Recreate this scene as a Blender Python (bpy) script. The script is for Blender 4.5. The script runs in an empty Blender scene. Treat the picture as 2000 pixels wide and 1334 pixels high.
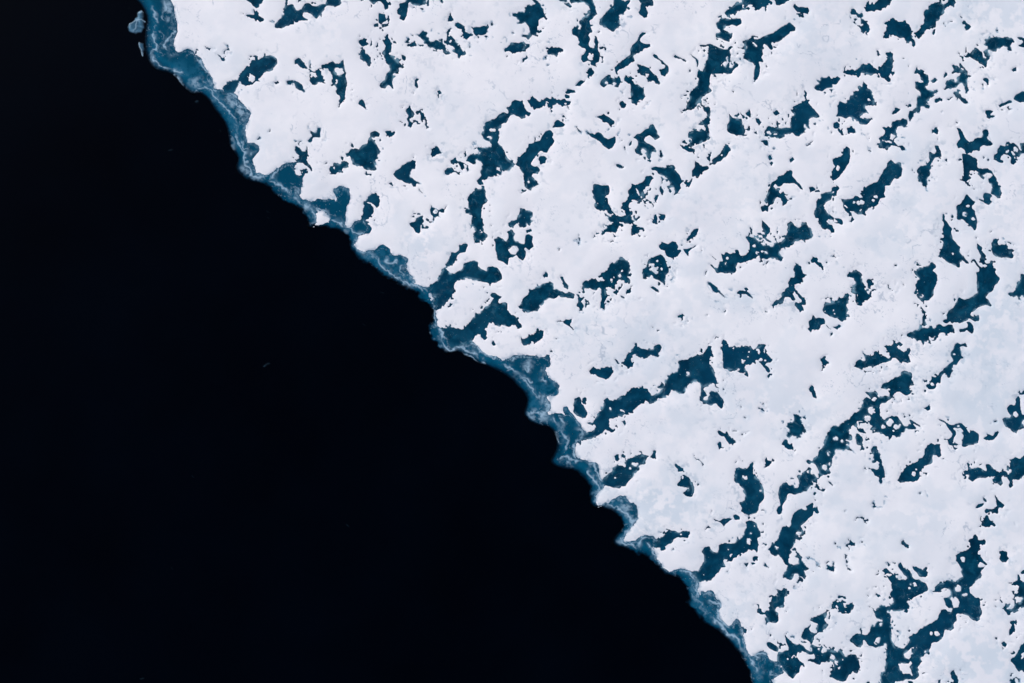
import bpy, math
import numpy as np

scene = bpy.context.scene
R = math.radians
K = 0.06                                   # metres per survey unit

# ---------------------------------------------------------------- camera, sky, sun, exposure
cam_d = bpy.data.cameras.new('camera'); cam_d.sensor_width = 36; cam_d.lens = 24
cam_d.clip_start = 1; cam_d.clip_end = 20000
cam = bpy.data.objects.new('camera', cam_d); scene.collection.objects.link(cam)
cam.location = (0, 0, 1000*K/(18/24)); cam.rotation_euler = (0, 0, 0)
scene.camera = cam

SUN_EL, SUN_AZ = R(34), R(-50)             # a high veiled sun from the upper left
w = bpy.data.worlds.new('World'); scene.world = w; w.use_nodes = True
nt = w.node_tree; nt.nodes.clear()
sky = nt.nodes.new('ShaderNodeTexSky'); sky.sky_type = 'NISHITA'; sky.sun_disc = False
sky.sun_elevation = SUN_EL; sky.sun_rotation = SUN_AZ
sky.air_density = 1.0; sky.dust_density = 2.5; sky.ozone_density = 1.0
hs = nt.nodes.new('ShaderNodeHueSaturation'); hs.inputs['Saturation'].default_value = .42
bg = nt.nodes.new('ShaderNodeBackground'); bg.inputs['Strength'].default_value = .15
wo = nt.nodes.new('ShaderNodeOutputWorld')
nt.links.new(sky.outputs[0], hs.inputs['Color']); nt.links.new(hs.outputs[0], bg.inputs['Color']); nt.links.new(bg.outputs[0], wo.inputs['Surface'])
sd = bpy.data.lights.new('sun', 'SUN'); sd.energy = .5; sd.angle = R(75); sd.color = (1, .985, .96)
sun = bpy.data.objects.new('sun', sd); scene.collection.objects.link(sun)
sun.rotation_euler = (R(90) - SUN_EL, 0, math.pi - SUN_AZ)
vs = scene.view_settings; vs.view_transform = 'Standard'; vs.look = 'None'; vs.gamma = 1; vs.use_curve_mapping = False
vs.exposure = 0.38
scene.render.engine = 'CYCLES'

TRACE = """
T 200 0 2
e 18,-40 26,-15 32,0 37,3 39,6 41,10 43,14 44,18 42,24 41.5,30 41.5,40 41.5,50 44,57 46,62 50,67.5 58,70 64,70 71,74 77,83 84,89 87.5,92.5 95,90 101,95 106,101 110,107 115,113 119,119 122,127 122.5,130
s 58,-40 62,-15 66,0 69,7 70,15 73,25 73,31 70,38 69,44 71,50 75,52 80,50 83,47.5 88,50 91,54 96,57 99,63 102,68 105,73 107,80 109,87 117,88 119,91 127,92 130,94 134,98 140,105 145,111 142,117 139,122 139,128
w 60,1 62,8 59,12 60,18 63,24 68,29 72,32 66,36 61,40 61,44 63,50 65,55
w 48,4 52,10 53,16 55,22
w 50,34 52,39 54,43 53,49 48,53 51,60 58,65 66,67 70,70 75,72 79,71
w 90,55 95,60 97,64 103,72 105,82 108,88 112,89
w 94,86 100,85 106,89 110,95 116,101 123,109 129,115 131,121
w 130,97 133,103 140,106 145,111 140,116 134,118 132,125 136,133
w 70,73 77,82 84,90 88,92 93,89
g 84,80 98,75 97,82 93,86 86,83
g 61,2 67,2 69,12 69,25 65,24 62,16
g 63,41 69,38 70,48 76,52 66,54
g 118,92 128,94 137,103 145,111 138,122 130,114 126,102
T 400 250 2
e 23,8 24,17 28,23 33,29 32,34 29,38 33,45 40,50 47,52 55,54 63,57 66,62 72,68 80,72 88,77 92,79 97,82 100,86 100,92 99,97 101,99 108,97 117,97 127,99 136,103 141,108 141,114 143,119 148,126 155,131
s 40,8 41,15 48,15 52,18 53,22 49,27 46,31 47,36 50,44 57,46 62,46 67,44 71,40 75,37 82,35 89,33 88,38 87,42 91,47 96,46 95,50 94,57 89,58 93,60 93,66 97,70 104,73 108,72 110,69 116,71 121,71 126,72 129,73 129,68 126,63 125,60 130,58 137,58 141,60 141,67 140,73 138,78 137,86 136,92 138,98 142,98 147,92 153,90 157,90 157,94 161,95 163,98 161,102 155,103 150,105 147,109 145,115 150,120 156,122 160,120 167,120 170,116 174,114 180,118 182,124 186,126 191,125 197,127
h 111,80 118,80 121,85 123,90 122,94 114,95 107,97 108,90 108,84
i 92,40,5,6.5
w 32,0 31,8 32,15 36,20 41,24 39,29 41,36 44,42 46,46
w 37,2 35,9 36,15 39,20 44,19 47,16 49,20 45,26
w 47,47 52,49 58,49 63,51
w 73,38 71,42 66,47 62,51 69,53 74,57 80,61 83,66 89,69 94,74 100,77 105,80 108,86
w 82,61 85,65 90,66 92,63
w 125,91 131,91 136,96 139,101
w 110,79 114,79 118,82 122,88
w 142,98 144,102 149,104 154,103
w 175,117 178,122 177,127 180,131 185,132
w 156,121 161,119 164,124 167,128
g 33,38 42,38 49,46 57,48 50,50 40,48
g 82,60 92,62 97,72 106,76 102,80 92,72
g 152,120 160,118 168,128 160,127
g 106,79 112,79 108,95 105,97
T 600 450 2
e 62,34 66,38 72,45 80,49 88,53 97,57 104,59 108,61 109,67 112,70 118,71 121,75 122,79 121,84 122,88 120,92 118,97 120,103 125,110 132,118 136,122 142,119 147,118 152,120 154,123 160,125 166,129 172,131 178,133 184,136
s 99,28 96,34 97,40 101,46 107,53 114,56 116,58 122,60 124,66 123,71 126,77 123,77 126,83 126,92 130,96 133,103 137,111 140,116 147,114 152,113 158,112 162,110 165,113 170,118 177,123 183,123 187,125 190,128 199,125
i 120.5,65,3,4.5
w 77,18 78,24 77,28 80,32 87,30
w 69,28 73,35 77,40 81,40 82,43 88,47 93,49 100,53 108,55 114,59
w 93,34 92,39 94,43 92,45 90,43
w 58,19 62,24 66,27 68,24
w 129,97 132,101 131,106 134,111 137,116 141,118 146,114 152,115 158,118 165,121 171,126
w 160,109 166,115 172,120 178,124 184,124 187,121
w 125,64 132,61 137,56 140,58
w 136,70 131,76 130,78
w 150,108 152,111 155,109
w 124,78 125,85 126,90
w 153,122 160,123 167,128 174,131
g 130,98 134,101 136,110 141,117 137,118 131,107
T 1000 480 2
e -8,125 0,131 4,136
s 2,107 8,108 15,107 22,108 30,109 36,106 38,110 36,117 32,120 33,126 38,131
w 17,111 13,114 12,118 15,123 19,120 18,117
w 29,119 31,125 29,130 33,131
w -4,121 0,121 6,126 12,130 20,134
w 0,110 5,107 10,110
g 12,110 19,112 18,121 14,123 12,117
T 960 680 2
e 25,36 31,42 35,48 35,53 32,59 30.5,65 35,71 40,73 46,74 51,76 57,77 62,83 64,90 64,97 62,102 58,108 56.5,113 61,115 67,117 74,118 82,119 86,122 91,128 95,133
s 58,31 62,35 66,37 65,42 66,44 63,46 57,45 54,46 54,50 57,54 57,60 53,62 56,66 63,64 68,64 72,68 75,69 73,66 70,61 70,58 73,57 76,62 80,66 83,71 87,75 88,79 92,83 91,85 87,89 83,92 81,97 81,104 83,108 88,109 95,112 102,112 104,118 105,127 107,130
w 12,17 18,19 25,25 32,33 40,41 46,48
w 34,11 32,18 35,23 38,21 37,18 40,17
w 50,21 52,26 51,30 53,33
w 47,46 48,52 52,56 57,57 52,62 48,66
w 60,70 64,75 69,80
w 69,69 71,74 69,78 70,83 74,88 73,94 72,99
w 83,78 87,79 90,84 86,87 81,91 79,96 81,102 83,107
w 66,109 72,107 76,107 81,109
w 82,112 87,109 94,113 101,112 103,119 105,128 107,131
w 95,120 100,128 104,134
w 111,127 116,122
w 40,64 44,62
w 63,83 66,90
g 48,46 54,46 54,52 57,56 54,62 50,67 47,58
g 67,109 76,107 82,110 77,117 70,115
g 33,60 45,60 58,68 46,73 38,72
T 1120 840 1.6
e 21,68 21,76 19,84 19,90 23,95 29,94 34,93 40,95 47,99 54,104 60,110 63,116 60,122 54,127 49,132
s 37,69 32,73 27,77 25,82 26,88 29,93 33,92 38,89 43,90 47,88 46,86 51,84 57,81 62,80 65,83 67,87 71,90 74,89 75,92 76,97 78,101 78,106 75,110 72,116 68,120 66,125 62,131
w 38,89 46,92 53,95 60,98 65,103 69,108 73,111 77,107
w 3,38 10,37 17,39 25,40 28,43 29,50 30,57 33,62
w 17,50 22,55 27,61 31,70
w 33,62 40,55 46,52 50,46
w 33,74 36,70 42,69 50,70
w 66,128 70,118 72,112
g 52,86 64,84 72,95 77,103 72,109 62,98
g 26,78 30,76 31,86 27,90
T 1180 1000 1.6
e 8,40 16,42 24,43 32,47 40,52 50,54 58,59 65,65 70,72 75,78 82,77 88,79 95,83 100,90 103,98 103,105 99,112 105,116 110,121 115,128
s 23,34 24,38 32,37 38,36 43,34 44,31 48,29 54,28 60,30 62,33 66,34 57,40 57,46 62,53 66,60 70,67 76,71 79,74 86,71 93,70 100,71 106,73 109,74 113,82 115,84 114,90 114,96 116,102 120,98 125,96 131,95 134,100 137,107 141,110 143,115 139,119
w 21,33 24,38 30,38 36,40 40,44 42,37 45,32 52,31 60,31 67,35
w 54,38 56,44 59,50 64,56 67,62
w 93,69 98,71 104,74 109,80 113,85
w 113,82 114,88 113,95 116,103
w 113,99 113,106 116,109
w 118,113 116,115 118,119 122,121
w 129,107 134,111 140,113 142,116
w 139,120 141,127 144,133
w 27,0 30,6 33,12
g 107,93 112,93 110,95
g 122,97 131,96 134,103 128,106
g 10,38 22,32 24,38 14,41
T 1360 1120 1.6
e 8,60 15,64 22,67 28,71 34,77 41,84 46,90 51,96 55,101 58,107 61,115 65,122 66,130 66,140 68,160 75,180 88,215 110,270
s 25,45 27,54 32,60 39,66 44,63 46,59 49,56 53,58 54,64 56,70 55,74 58,83 60,91 63,98 66,102 72,101 76,97 80,95 85,97 87,101 89,105 94,108 99,108 101,111 104,115 105,121 99,124 95,127 90,128 92,134 96,142 102,160 110,180 120,215 140,270
w 2,8 2,16 1,21 4,27
w 6,36 4,40 8,44 10,48
w 16,31 20,34 26,37 31,40
w 25,45 27,55 33,61 38,66
w 43,64 46,59 50,57 53,60 54,66 57,72 55,74 57,80 60,88 61,96 66,102
w 20,53 24,58 29,64 34,69 40,74 46,76 52,81 55,87 58,95 62,100 68,106 70,112 73,118
w 72,103 77,98 82,97 86,100
w 92,118 90,123 97,125 104,122
g 20,53 28,60 38,67 30,64
g 73,118 80,116 82,122 76,121
g 74,127 79,126 80,133 75,132
T 200 0 2
p 141,-8 157,-8 157,0 156,3 153,4 153,7 150,8 147,6 145,3 141,0
p 147,7 149,11 151,10 153,12 153,15 158,18 158,21 155,22 152,20 151,22 148,20 145,18 141,16.5 139,15.5 141,14 148,14 148,11
p 179,-6 183,-6 181,2 180,5 186,4 188,8 191,10.5 195,8.5 198,4 201,3 201,11 196,12 195,15 197,18 201,20 195,20 187,21 187,23.5 179,25 175,27.5 168,27 169,23 173,19 177,15 177,9 179,5
p 101,46 104,46 106,48 104,50 102,50
p 104,47.5 108,47 111,48 109,49
p 119,44 123,44 124,47 123,51 121,53 119,51 121,48
p 112,51 114,54 116,56 119,55 120,58 117,59 115,57 113,55
p 92,48 94,48 92,52 91,52
p 164,54 168,55 170,58 171,62 167,66 166,69 160,70 156,73 154,76 152,77 155,80 150,79 147,82 140,83 134,80 131,83 129,86 128,91 124,93 119,90 118,86 121,82 127,78 131,79 133,76 134,72 140,68 144,66 145,61 151,59 156,56
i 145,77,3.5
p 188,59 192,56 195,59 198,63 200,66 196,66 192,64 191,61 188,63
p 168,80 172,79 173,81 170,83 168,82
p 180,79 186,79 184,83 181,83
p 187,79 191,80 195,83 196,87 198,89 197,91 194,88 189,86 188,82
d 164,127.5,1
T 600 0 2
p 0,3 3,4 5,6 10,6 14,4 18,4 19,0 19,-6 33,-6 33,3 30,6 27,8 26,6 19,6 17,8 17,10 14,12 14,17 12,15 9,18 6,15 3,13 0,12 -2,11 -2,4
p 52,-2 55,-2 55,0 54,1 52,1
p 60,-8 75,-8 78,1 80,4 79,9 76,10.5 75,8 75,5 72,2 70,1 67,2 65,4.5 61,1
p 80,2 82,3 82,5 80,5
p 70,13 76,14 76,18 77,20 73,23 72,24 70,23 69,20 70,17
p 65,24 69,23 69,25 66,26
p 88,10 90,7 90,4 95,2 98,0 99,-6 115,-6 115,4 110,6 105,5 100,2 99,5 98,10 97,16 94,20 90,18 92,15 88,14
p 129,-2 132,-2 133,2 132,3 130,2
p 138,16 140,12 141,16 143,20 140,21 137,22
p 144,22 149,22 153,25 154,28 154,31 157,33 161,33 161,35 157,37 154,40 151,36 150,31 148,27 144,25
p 160,25 162,27 168,25 174,26 176,23 178,26 176,30 173,34 166,35 162,34 162,29
p 179,22 181,20 182,24 180,25
p 55,38 57,40 59,44 56,45 51,42 51,40
p 53,47 57,49 58,52 63,57 62,60 63,63 60,66 57,61 52,57 51,52
p 79,34 81,36 82,41 82,45 81,48 81,53 85,57 89,61 95,66 90,66 90,70 84,72 83,74 87,74 84,77 83,82 85,86 84,88 82,84 79,83 76,86 72,86 70,84 72,81 76,78 77,73 81,69 80,64 77,61 75,57 75,53 74,50 76,46 76,40 78,37
p 92,54 94,54 96,57 95,59 93,58
p 114,30 117,31 117,35 119,39 122,41 126,40 132,42 134,44 136,48 139,52 136,52 131,50 126,49 122,47 118,43 115,41 112,38 107,35 111,33
p 103,34 105,34 105,37 103,36
p 98,43 102,43 105,41 106,44 103,46 98,46
p 108,43 113,43 114,45 109,46
p 135,39 139,35 144,38 146,42 150,46 154,50 155,54 152,55 149,59 147,55 142,51 143,47 141,46 137,43 134,42
i 140.5,40.5,1.5
p 0,66 4,68 8,69 11,66 14,67 15,71 15,74 18,78 17,81 12,81 5,82 2,80 3,76 3,73 2,69
i 6.4,73,3.4
p 12,64 15,62 20,63 25,61 28,62 30,63 33,59 35,58 37,63 38,67 38,75 38,84 37,90 37,97 34,98 33,103 32,108 30,106 31,100 32,97 31,93 29,88 29,86 26,83 24,85 23,83 24,77 23,73 20,67 16,67 13,66
i 32,70.5,5,3.5
i 28.5,80,1.3
p 51,98 54,97 56,101 58,105 58,107 55,105 52,103 50,101
p 105,78 107,76 110,78 107,80 109,85 107,86 105,83
d 104,91,1
p 127,89 130,88 131,91 129,92
p 127,93 128,92 129,96 128,96
p 100,102 101,106 103,110 104,112 101,115 101,119 103,123 100,125 98,123 99,120 98,113 96,109 98,106
p 106,111 110,110 109,107 112,110 115,111 114,115 117,119 119,125 117,124 115,118 112,115 111,112
d 90.5,118,1
d 94,122,1
p 62,130 67,128 71,131 70,133 65,135 62,133
p 76,128 85,128 85,130 80,133 77,131
p 2,127 6,129 9,131 10,125 12,124 13,127 12,130 13,134 3,134 6,131
p 201,101 197,104 194,105 197,109 196,111 190,110 187,112 183,116 177,118 173,122 172,126 172,130 170,134 187,134 188,128 185,127 190,124 189,121 195,120 197,115 201,111
i 181,127,3,1.5
i 194.5,108.5,2.2
p 192,48 196,46 201,42 201,52 197,50 193,51
T 1000 0 2
p 20,-6 23,-6 23,0 26,2 28,4 29,8 31,13 32,16 36,17 34,18.5 31,17 29,18 27,20 26,24 24,26 25,31 24,36 20,34 16,39 14,37 9,36 10,34 16,34 18,30 17,25 14,21 13,20 10,23 7,21 4,17 1,15 3,12 12,12 14,9 13,6 16,4 20,4 23,3
d 1,32,1
p -1,42 5,42 9,41 13,42 13,46 11,50 6,51 3,52 -1,51
p 34,50 37,48 42,46 46,46 50,48 50,51 46,51 44,56 42,54 36,53
p 11,58 13,57 13,60 9,62
d 35,63,1
p 45,-6 45,0 50,2 56,1 58,3 63,2 70,2 75,6 77,10 75,14 73,16 69,17 68,20 66,21 66,23 67,25 67,29 63,27 61,25 58,29 58,34 63,35 65,38 65,42 64,44 67,46 71,48 71,52 68,54 68,59 70,61 74,59 77,60 77,63 82,65 82,62 85,60 86,53 84,47 84,41 82,36 80,35 80,42 81,44 80,47 76,46 75,40 75,34 77,31 76,26 76,20 82,15 82,10 81,6 79,0 79,-6
i 77,55,3.6
p 53,2 57,6 56,8 53,7 52,4
p 100,-6 107,-6 107,0 110,2 115,0 116,1 113,5 112,10 108,13 104,15 103,18 104,21 105,25 102,28 98,31 95,29 90,26 86,24 86,19 90,14 95,9 99,5
p 125,-6 138,-6 138,0 137,5 133,6 131,9 133,13 132,16 129,17 126,15 124,12 126,7
p 125,34 127,31 131,31 130,33 127,36 125,39 126,41 133,43 136,43 135,46 130,47 127,50 122,52 119,54 119,61 115,61 113,65 106,68 103,70 104,74 102,71 100,66 103,63 107,59 114,55 116,53 115,49 117,45 121,41 123,39
p 87,79 90,76 93,74 96,76 102,77 105,74 106,80 104,85 101,85 97,82 93,83 90,86 86,83
i 92,81,1.5
i 100,82,1.8
p 109,75 115,75 118,77 117,80 123,83 130,86 129,91 130,94 126,99 119,101 116,100 117,93 116,86 114,82 109,79
p 123,63 126,65 128,67 133,67 138,70 141,74 144,78 145,82 143,83 138,80 132,79 130,75 128,73 123,72 124,69 123,66
i 131,73,2
p 138,52 142,54 143,57 148,60 152,65 153,71 150,75 147,73 144,69 148,67 149,64 145,60 141,57 138,55
p 157,55 160,53 164,56 167,57 169,58 171,60 168,61 165,58 159,57
p 173,54 176,53 177,55 181,58 182,61 181,66 180,62 179,58 175,55
d 174,69,1.2
p 183,43 186,44 190,45 188,46 184,45
p 201,46 196,44 192,43 192,49 192,54 191,58 188,62 188,67 187,73 184,71 182,70 181,74 181,79 180,84 174,89 174,95 172,100 170,105 165,107 165,109 170,109 171,106 175,107 179,104 183,97 187,94 191,91 195,89 193,86 194,82 193,76 194,72 201,71
p 187,105 192,103 194,106 194,112 192,114 193,120 191,122 190,125 192,128 192,134 173,134 174,130 178,127 186,127 189,126 187,121 182,119 186,118 189,115 189,110 186,108
p 186,97 189,97 190,100 193,102 191,100
p 15,96 21,95 26,97 32,97 34,95 38,97 42,99 46,98 51,97 53,99 58,99 57,102 52,103 48,103 44,101 41,103 36,104 33,101 30,104 27,105 23,106 20,104 16,99
i 33.5,100,1.2
i 52,101,1.3
p 53,87 57,87 61,88 62,91 57,91 54,92
d 54,94.5,1.5
p 63,82 66,78 70,79 72,76 71,80 67,84 62,84
p 72,71 75,70 77,66 79,69 80,71 77,75 74,72
p -1,100 3,98 11,99 12,106 15,109 19,110 17,113 13,112 13,114 10,116 6,114 2,111 -1,112
p 42,119 44,117 48,119 50,120 52,122 50,124 42,124 39,125 41,122
p 31,133 33,129 37,127 40,130 39,133 38,135 31,135
p 62,124 64,124 68,129 67,130 64,128
p 81,114 87,113 90,111 95,115 100,118 100,121 96,122 92,119 87,116
d 94,110,1
d 108,102,2.6
p 72,127 75,129 80,132 84,129 87,132 88,134 78,134 73,130
p 119,134 126,130 131,126 135,125 135,122 138,121 140,125 142,129 142,134 137,134 134,132 131,134
T 1400 0 2
p 26,-6 52,-6 52,0 54,4 49,5 44,8 41,10 38,10 36,6 32,5 30,6 32,9.5 28,9 20,11 19,14 13,14 11,17 9,14 8,12 12,8 17,5 20,3 25,3
i 27,6,1
p 56,-6 71,-6 71,0 67,3 62,5 58,4
p 76,3 80,6 85,7 89,7 91,11 89,14 83,12 79,11 75,7
p -1,23 2,21 4,18 9,18 13,19 18,18 22,19 24,22 23,24 19,26 15,24 11,25 6,26 7,29 11,31 14,33 16,32 15,36 12,38 12,41 8,40 3,37 -1,36 -1,33 4,31 3,29 0,26
p -1,46 6,48 12,49 13,53 13,58 12,62 12,66 15,66 19,62 22,63 18,67 15,71 12,72 7,71 3,72 -1,72
h 10,54 12,61 9,66 4,65 4,62 8,60
p 71,22 74,24 77,27 77,30 72,31 68,34 64,38 60,41 54,41 53,43 55,48 53,49 49,45 46,43 45,47 44,49 45,53 43,56 46,61 41,60 42,66 42,72 40,77 37,80 35,83 36,78 36,72 37,66 38,63 37,61 32,60 26,57 27,52 27,44 27,40 30,38 35,36 37,39 41,38 44,36 50,34 55,32 60,29 66,25
h 34,40 37,42 40,45 38,46 35,42
i 29,46,1
p 131,10 134,9 138,12 141,11 142,16 141,20 138,18 137,15 133,13
p 133,20 135,20 136,24 140,25 143,23 145,21 148,22 149,29 147,33 147,38 146,33 147,29 143,32 140,30 141,28 137,26
p 146,1 149,1 150,4 154,3 157,0 157,-6 172,-6 172,0 170,4 165,6 162,8 158,8 155,8 153,11 150,11 145,11 144,5 147,5
p 165,21 168,21 169,18 171,17 175,19 179,22 183,21 187,23 190,29 192,34 191,39 194,43 194,46 191,45 190,41 185,43 182,38 178,36 170,34 169,37 163,39 162,37 165,34 165,29 168,27 165,23
p 157,50 159,50 161,54 158,54
p 165,51 172,54 170,58 172,61 172,66 170,71 168,74 169,80 165,79 159,73 159,71 155,71 150,74 145,71 141,70 138,74 132,74 124,72 123,70 126,69 132,69 136,68 140,64 145,63 149,62 152,66 156,68 158,64 163,62 166,59 166,55
p 97,78 101,79 101,76 107,76 110,74 112,77 115,76 118,74 121,77 118,81 116,83 113,82 113,85 108,86 103,89 98,88 95,86 97,83 100,82
p 81,84 83,86 87,88 88,91 87,94 88,98 87,98 85,92 86,90 84,87
d 78.5,91,1.5
p 88,97 90,101 93,105 96,108 101,114 97,115 94,114 90,116 89,120 90,126 87,123 85,121 85,125 88,126 86,128 82,131 79,132 75,130 70,131 66,131 66,134 60,134 61,131 57,129 55,129 52,126 49,128 47,129 50,134 48,134 47,128 50,123 55,124 62,125 69,126 72,125 72,118 74,114 76,110 76,105 80,101 85,99
p 144,79 146,82 148,84 146,87 149,88 151,88 153,94 154,102 152,104 148,104 145,102 144,104 147,108 147,111 142,111 139,114 144,116 149,116 152,115 152,119 149,119 146,122 143,122 139,120 134,116 129,114 126,116 122,114 116,114 118,111 118,103 120,99 126,101 129,98 130,95 133,93 133,90 139,87 142,83
i 149,98,1
p 12,109 13,112 15,115 20,116 24,116 25,121 27,128 25,132 22,133 17,130 11,128 10,122 12,118
p 28,111 32,107 33,111 33,115 29,112
d 26,114,1
p 38,116 41,117 42,120 41,122 38,119
d 38.5,130,1.6
p 54,107 58,105 60,108 60,111 57,112 54,110
d 117,122.5,2.3
d 131,127,2.8
d 112,130,1
d 16,89.5,1
p 162,122 165,122 168,125 171,124 170,121 174,119 178,118 182,116 186,118 186,121 183,124 178,122 175,123 175,127 177,134 161,134 164,130 164,126
p 172,111 174,104 177,106 180,107 175,109
p 185,101 188,102 188,104 184,103
p 187,63 189,65 188,67
p 195,96 201,93 201,103 197,106 194,110 189,118 188,113 190,110 194,107 195,103
T 1700 0 1.5
p 58,45 61,41 65,37 66,34 70,30 71,24 69,19 70,14 73,12 75,13 75,8 80,6 86,3 91,3 95,6 99,6 99,4 101,1 103,-8 108,-8 108,0 111,4 108,9 107,12 104,9 99,9 96,13 94,19 89,23 86,28 85,33 81,35 77,36 72,40 68,44 65,47 61,49
p 94,-3 97,-3 97,0 96,2 94,1
d 116,20,1.7
d 105,29,1.7
d 96.5,31,1.3
d 84,41.5,2.5
p 118,28 121,25 124,29 128,32 130,36 127,41 123,42 122,40 124,37 124,33
p 147,60 150,54 154,49 162,46 167,49 172,49 176,48 182,50 186,52 188,55 184,56 183,60 185,66 181,66 178,64 179,62 174,60 170,63 165,64 164,68 160,67 156,65 153,66 154,70 156,74 155,78 152,80 151,86 149,88 145,84 141,80 137,79 132,77 128,74 125,72 127,70 132,71 133,64 138,63 141,66 145,71 148,75 150,77 151,74 148,71 148,67 151,65 150,62
p 191,48 194,47 200,50 206,51 206,62 200,62 197,62 192,59 198,57 199,54 194,51
d 116,69,1.8
p 183,91 188,87 191,87 190,93 186,94
p 147,103 149,101 153,103 155,107 154,112 152,111 151,108 147,105
p 57,92 60,85 62,85 64,90 70,93 74,98 77,103 79,107 78,109 73,112 71,115 75,117 81,118 86,116 88,118 86,121 80,124 78,128 74,130 72,134 60,134 60,128 65,124 63,120 59,116 59,112 60,105 64,107 67,107 67,103 63,98 58,94
p 80,106 84,103 86,105 83,109
p 96,98 97,94 99,95 99,99 97,101 95,100
p 106,86 109,84 111,87 116,89 115,84 117,82 119,85 122,88 125,93 126,100 125,107 127,112 127,118 124,122 122,119 123,113 120,109 116,108 114,111 107,115 101,116 95,116 98,112 98,108 103,103 107,103 111,107 114,106 113,102 115,99 116,96 113,94 106,95 105,93 109,91 107,88
i 119,91,2
p 108,119 111,118 114,122 117,127 121,128 124,127 126,134 117,134 114,128 111,125
p 188,125 192,122 197,119 206,120 206,132 195,133 190,131 187,129
d 41.5,77,1.7
T 400 250 2
p 102,3 105,4 106,6 109,4 111,0 113,1 112,5 108,6 106,9 105,14 102,14 100,12 103,9 105,7
d 54,10,1
d 52,11,.8
p 92,12 94,12 92,17 91,15
p 88,18 90,19 92,22 95,23 99,27 101,31 103,35 106,40 106,43 104,42 102,38 99,37 97,34 93,34 89,33 89,31 91,29 90,26 88,22
p 97,42 99,41 97,46 95,46
p 162,8 164,11 168,16 170,21 169,29 165,33 167,37 167,41 163,41 157,40 151,37 145,36 144,31 142,28 138,28 138,25 143,21 150,21 153,18 158,15
p 120,46 121,42 124,36 128,35 132,36 132,33 136,32 140,34 140,39 136,39 134,42 127,44
i 126,39,1.5
d 119,35.5,1.2
p 133,28 136,29 134,31
p 184,45 186,42 192,38 197,34 201,34 201,54 197,53 193,51 189,50
p 180,54 183,52 184,55 186,56 185,58
p 156,72 159,67 163,64 168,64 171,69 170,74 168,78 164,75 160,73 157,75 160,74 164,78 164,82 161,88 156,90 153,90 154,83 155,77
T 800 250 2
p 72,0 87,0 86,4 88,8 86,14 88,17 91,19 94,24 94,28 96,31 100,33 103,36 100,38 96,42 93,43 91,41 89,38 87,37 84,38 85,42 89,44 90,46 85,47 80,47 76,48 72,51 73,55 70,55 67,55 67,51 70,47 70,42 72,38 71,33 69,31 66,30 63,32 63,37 60,35 57,31 59,26 62,25 64,27 70,25 68,20 62,20 64,18 69,19 75,20 80,19 80,16 78,13 74,12 70,10 70,7 72,5
i 78.5,9.5,2.5,1
p 102,36 106,31 109,27 113,23 117,16 122,14 127,12 129,9 132,4 136,2 139,4 140,7 139,9 141,12 140,16 136,20 134,24 131,24 128,22 125,25 122,29 119,34 119,36 122,38 125,38 127,41 125,45 120,44 120,48 124,52 126,55 122,57 119,59 119,61 115,61 113,57 111,51 110,45 108,41 105,38
i 116,52,1.3
d 130,31,2.8
p 71,57 74,58 75,64 75,72 72,76 71,84 71,89 73,95 72,101 76,104 76,107 72,111 66,110 62,107 61,103 64,101 64,98 61,96 61,88 58,83 55,81 56,79 58,79 57,72 57,66 62,63 64,58 68,60
i 69,102.5,1.2
p 64,109 66,110 64,113
p 20,23 22,19 26,16 28,19 31,23 33,25 26,26 22,28 20,26
p 40,32 44,30 48,32 51,35 54,38 52,40 48,37 45,33 41,34
p 33,42 36,39 41,38 43,41 47,42 51,43 51,46 48,45 45,42 41,45 36,46 33,44
p -1,33 5,33 6,36 4,39 2,42 -1,42
p 0,48 4,51 8,53 12,55 7,54 4,57 3,55 0,51
p 9,59 11,60 14,65 17,67 13,65 10,62
p 21,75 23,78 28,80 31,78 34,78 37,76 36,78 34,79 35,83 31,83 29,82 28,85 31,88 27,86 25,88 21,84 20,80
i 25,82,2.3
p -1,93 5,92 7,88 13,86 12,89 14,91 11,95 11,102 9,103 6,102 4,98 1,96
p 107,78 112,79 115,81 118,80 119,85 119,88 121,90 118,94 115,94 114,92 111,96 107,96 105,93 103,95 102,99 100,97 96,94 98,91 104,88 108,85 108,81
p 110,98 113,100 117,99 118,102 115,102
p 83,108 87,106 91,109 94,111 97,108 97,104 95,101 98,100 102,103 102,108 104,111 108,113 112,113 114,105 116,104 119,107 120,113 121,116 117,119 113,117 112,119 114,121 113,127 111,130 107,127 104,124 101,126 97,127 96,134 92,131 86,129 85,124 84,119 84,112
h 96,119 101,115 105,116 107,119 103,124 99,123
p 47,121 48,116 54,112 57,114 55,120 51,122 48,123 45,128 42,134 36,134 37,130 40,125 40,122 43,122
p 108,62 113,61 110,64
p 179,55 183,55 189,56 194,56 195,60 194,65 191,65 194,68 194,72 197,78 198,84 193,82 188,80 183,79 181,74 179,68 179,61
i 184.5,74,1
p 197,82 201,86 201,96 197,93 192,86 197,88
p 190,94 194,96 201,94 201,102 195,103 189,105 187,103 190,99
i 192,97,1.5
p 193,109 199,109 200,111 195,112
p 181,101 183,101 181,107 180,104
p 160,111 164,109 166,105 167,109 166,114 164,110
d 146,118.5,1
p 163,0 165,0 168,6 166,4
p 173,2 176,6 180,9 183,9 184,5 187,5 190,9 194,11 198,10 201,8 201,14 198,19 195,21 190,18 186,13 182,10 176,8
T 1200 250 2
p 18,10 22,6 27,5 31,1 34,0 34,-2 40,0 41,3 42,6 45,9 40,12 37,9 34,7 30,9 29,12 31,15 34,16 37,18 40,20 41,23 37,24 36,27 34,31 32,29 31,25 28,25 26,27 22,25 20,22 21,20 23,17 23,13 20,10
i 28.5,22.5,2.5
p 44,22 46,22 47,27 46,30 44,27
p 14,15 17,13 16,17 14,17
p 9,18 11,18 11,21 13,25 10,22
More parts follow.
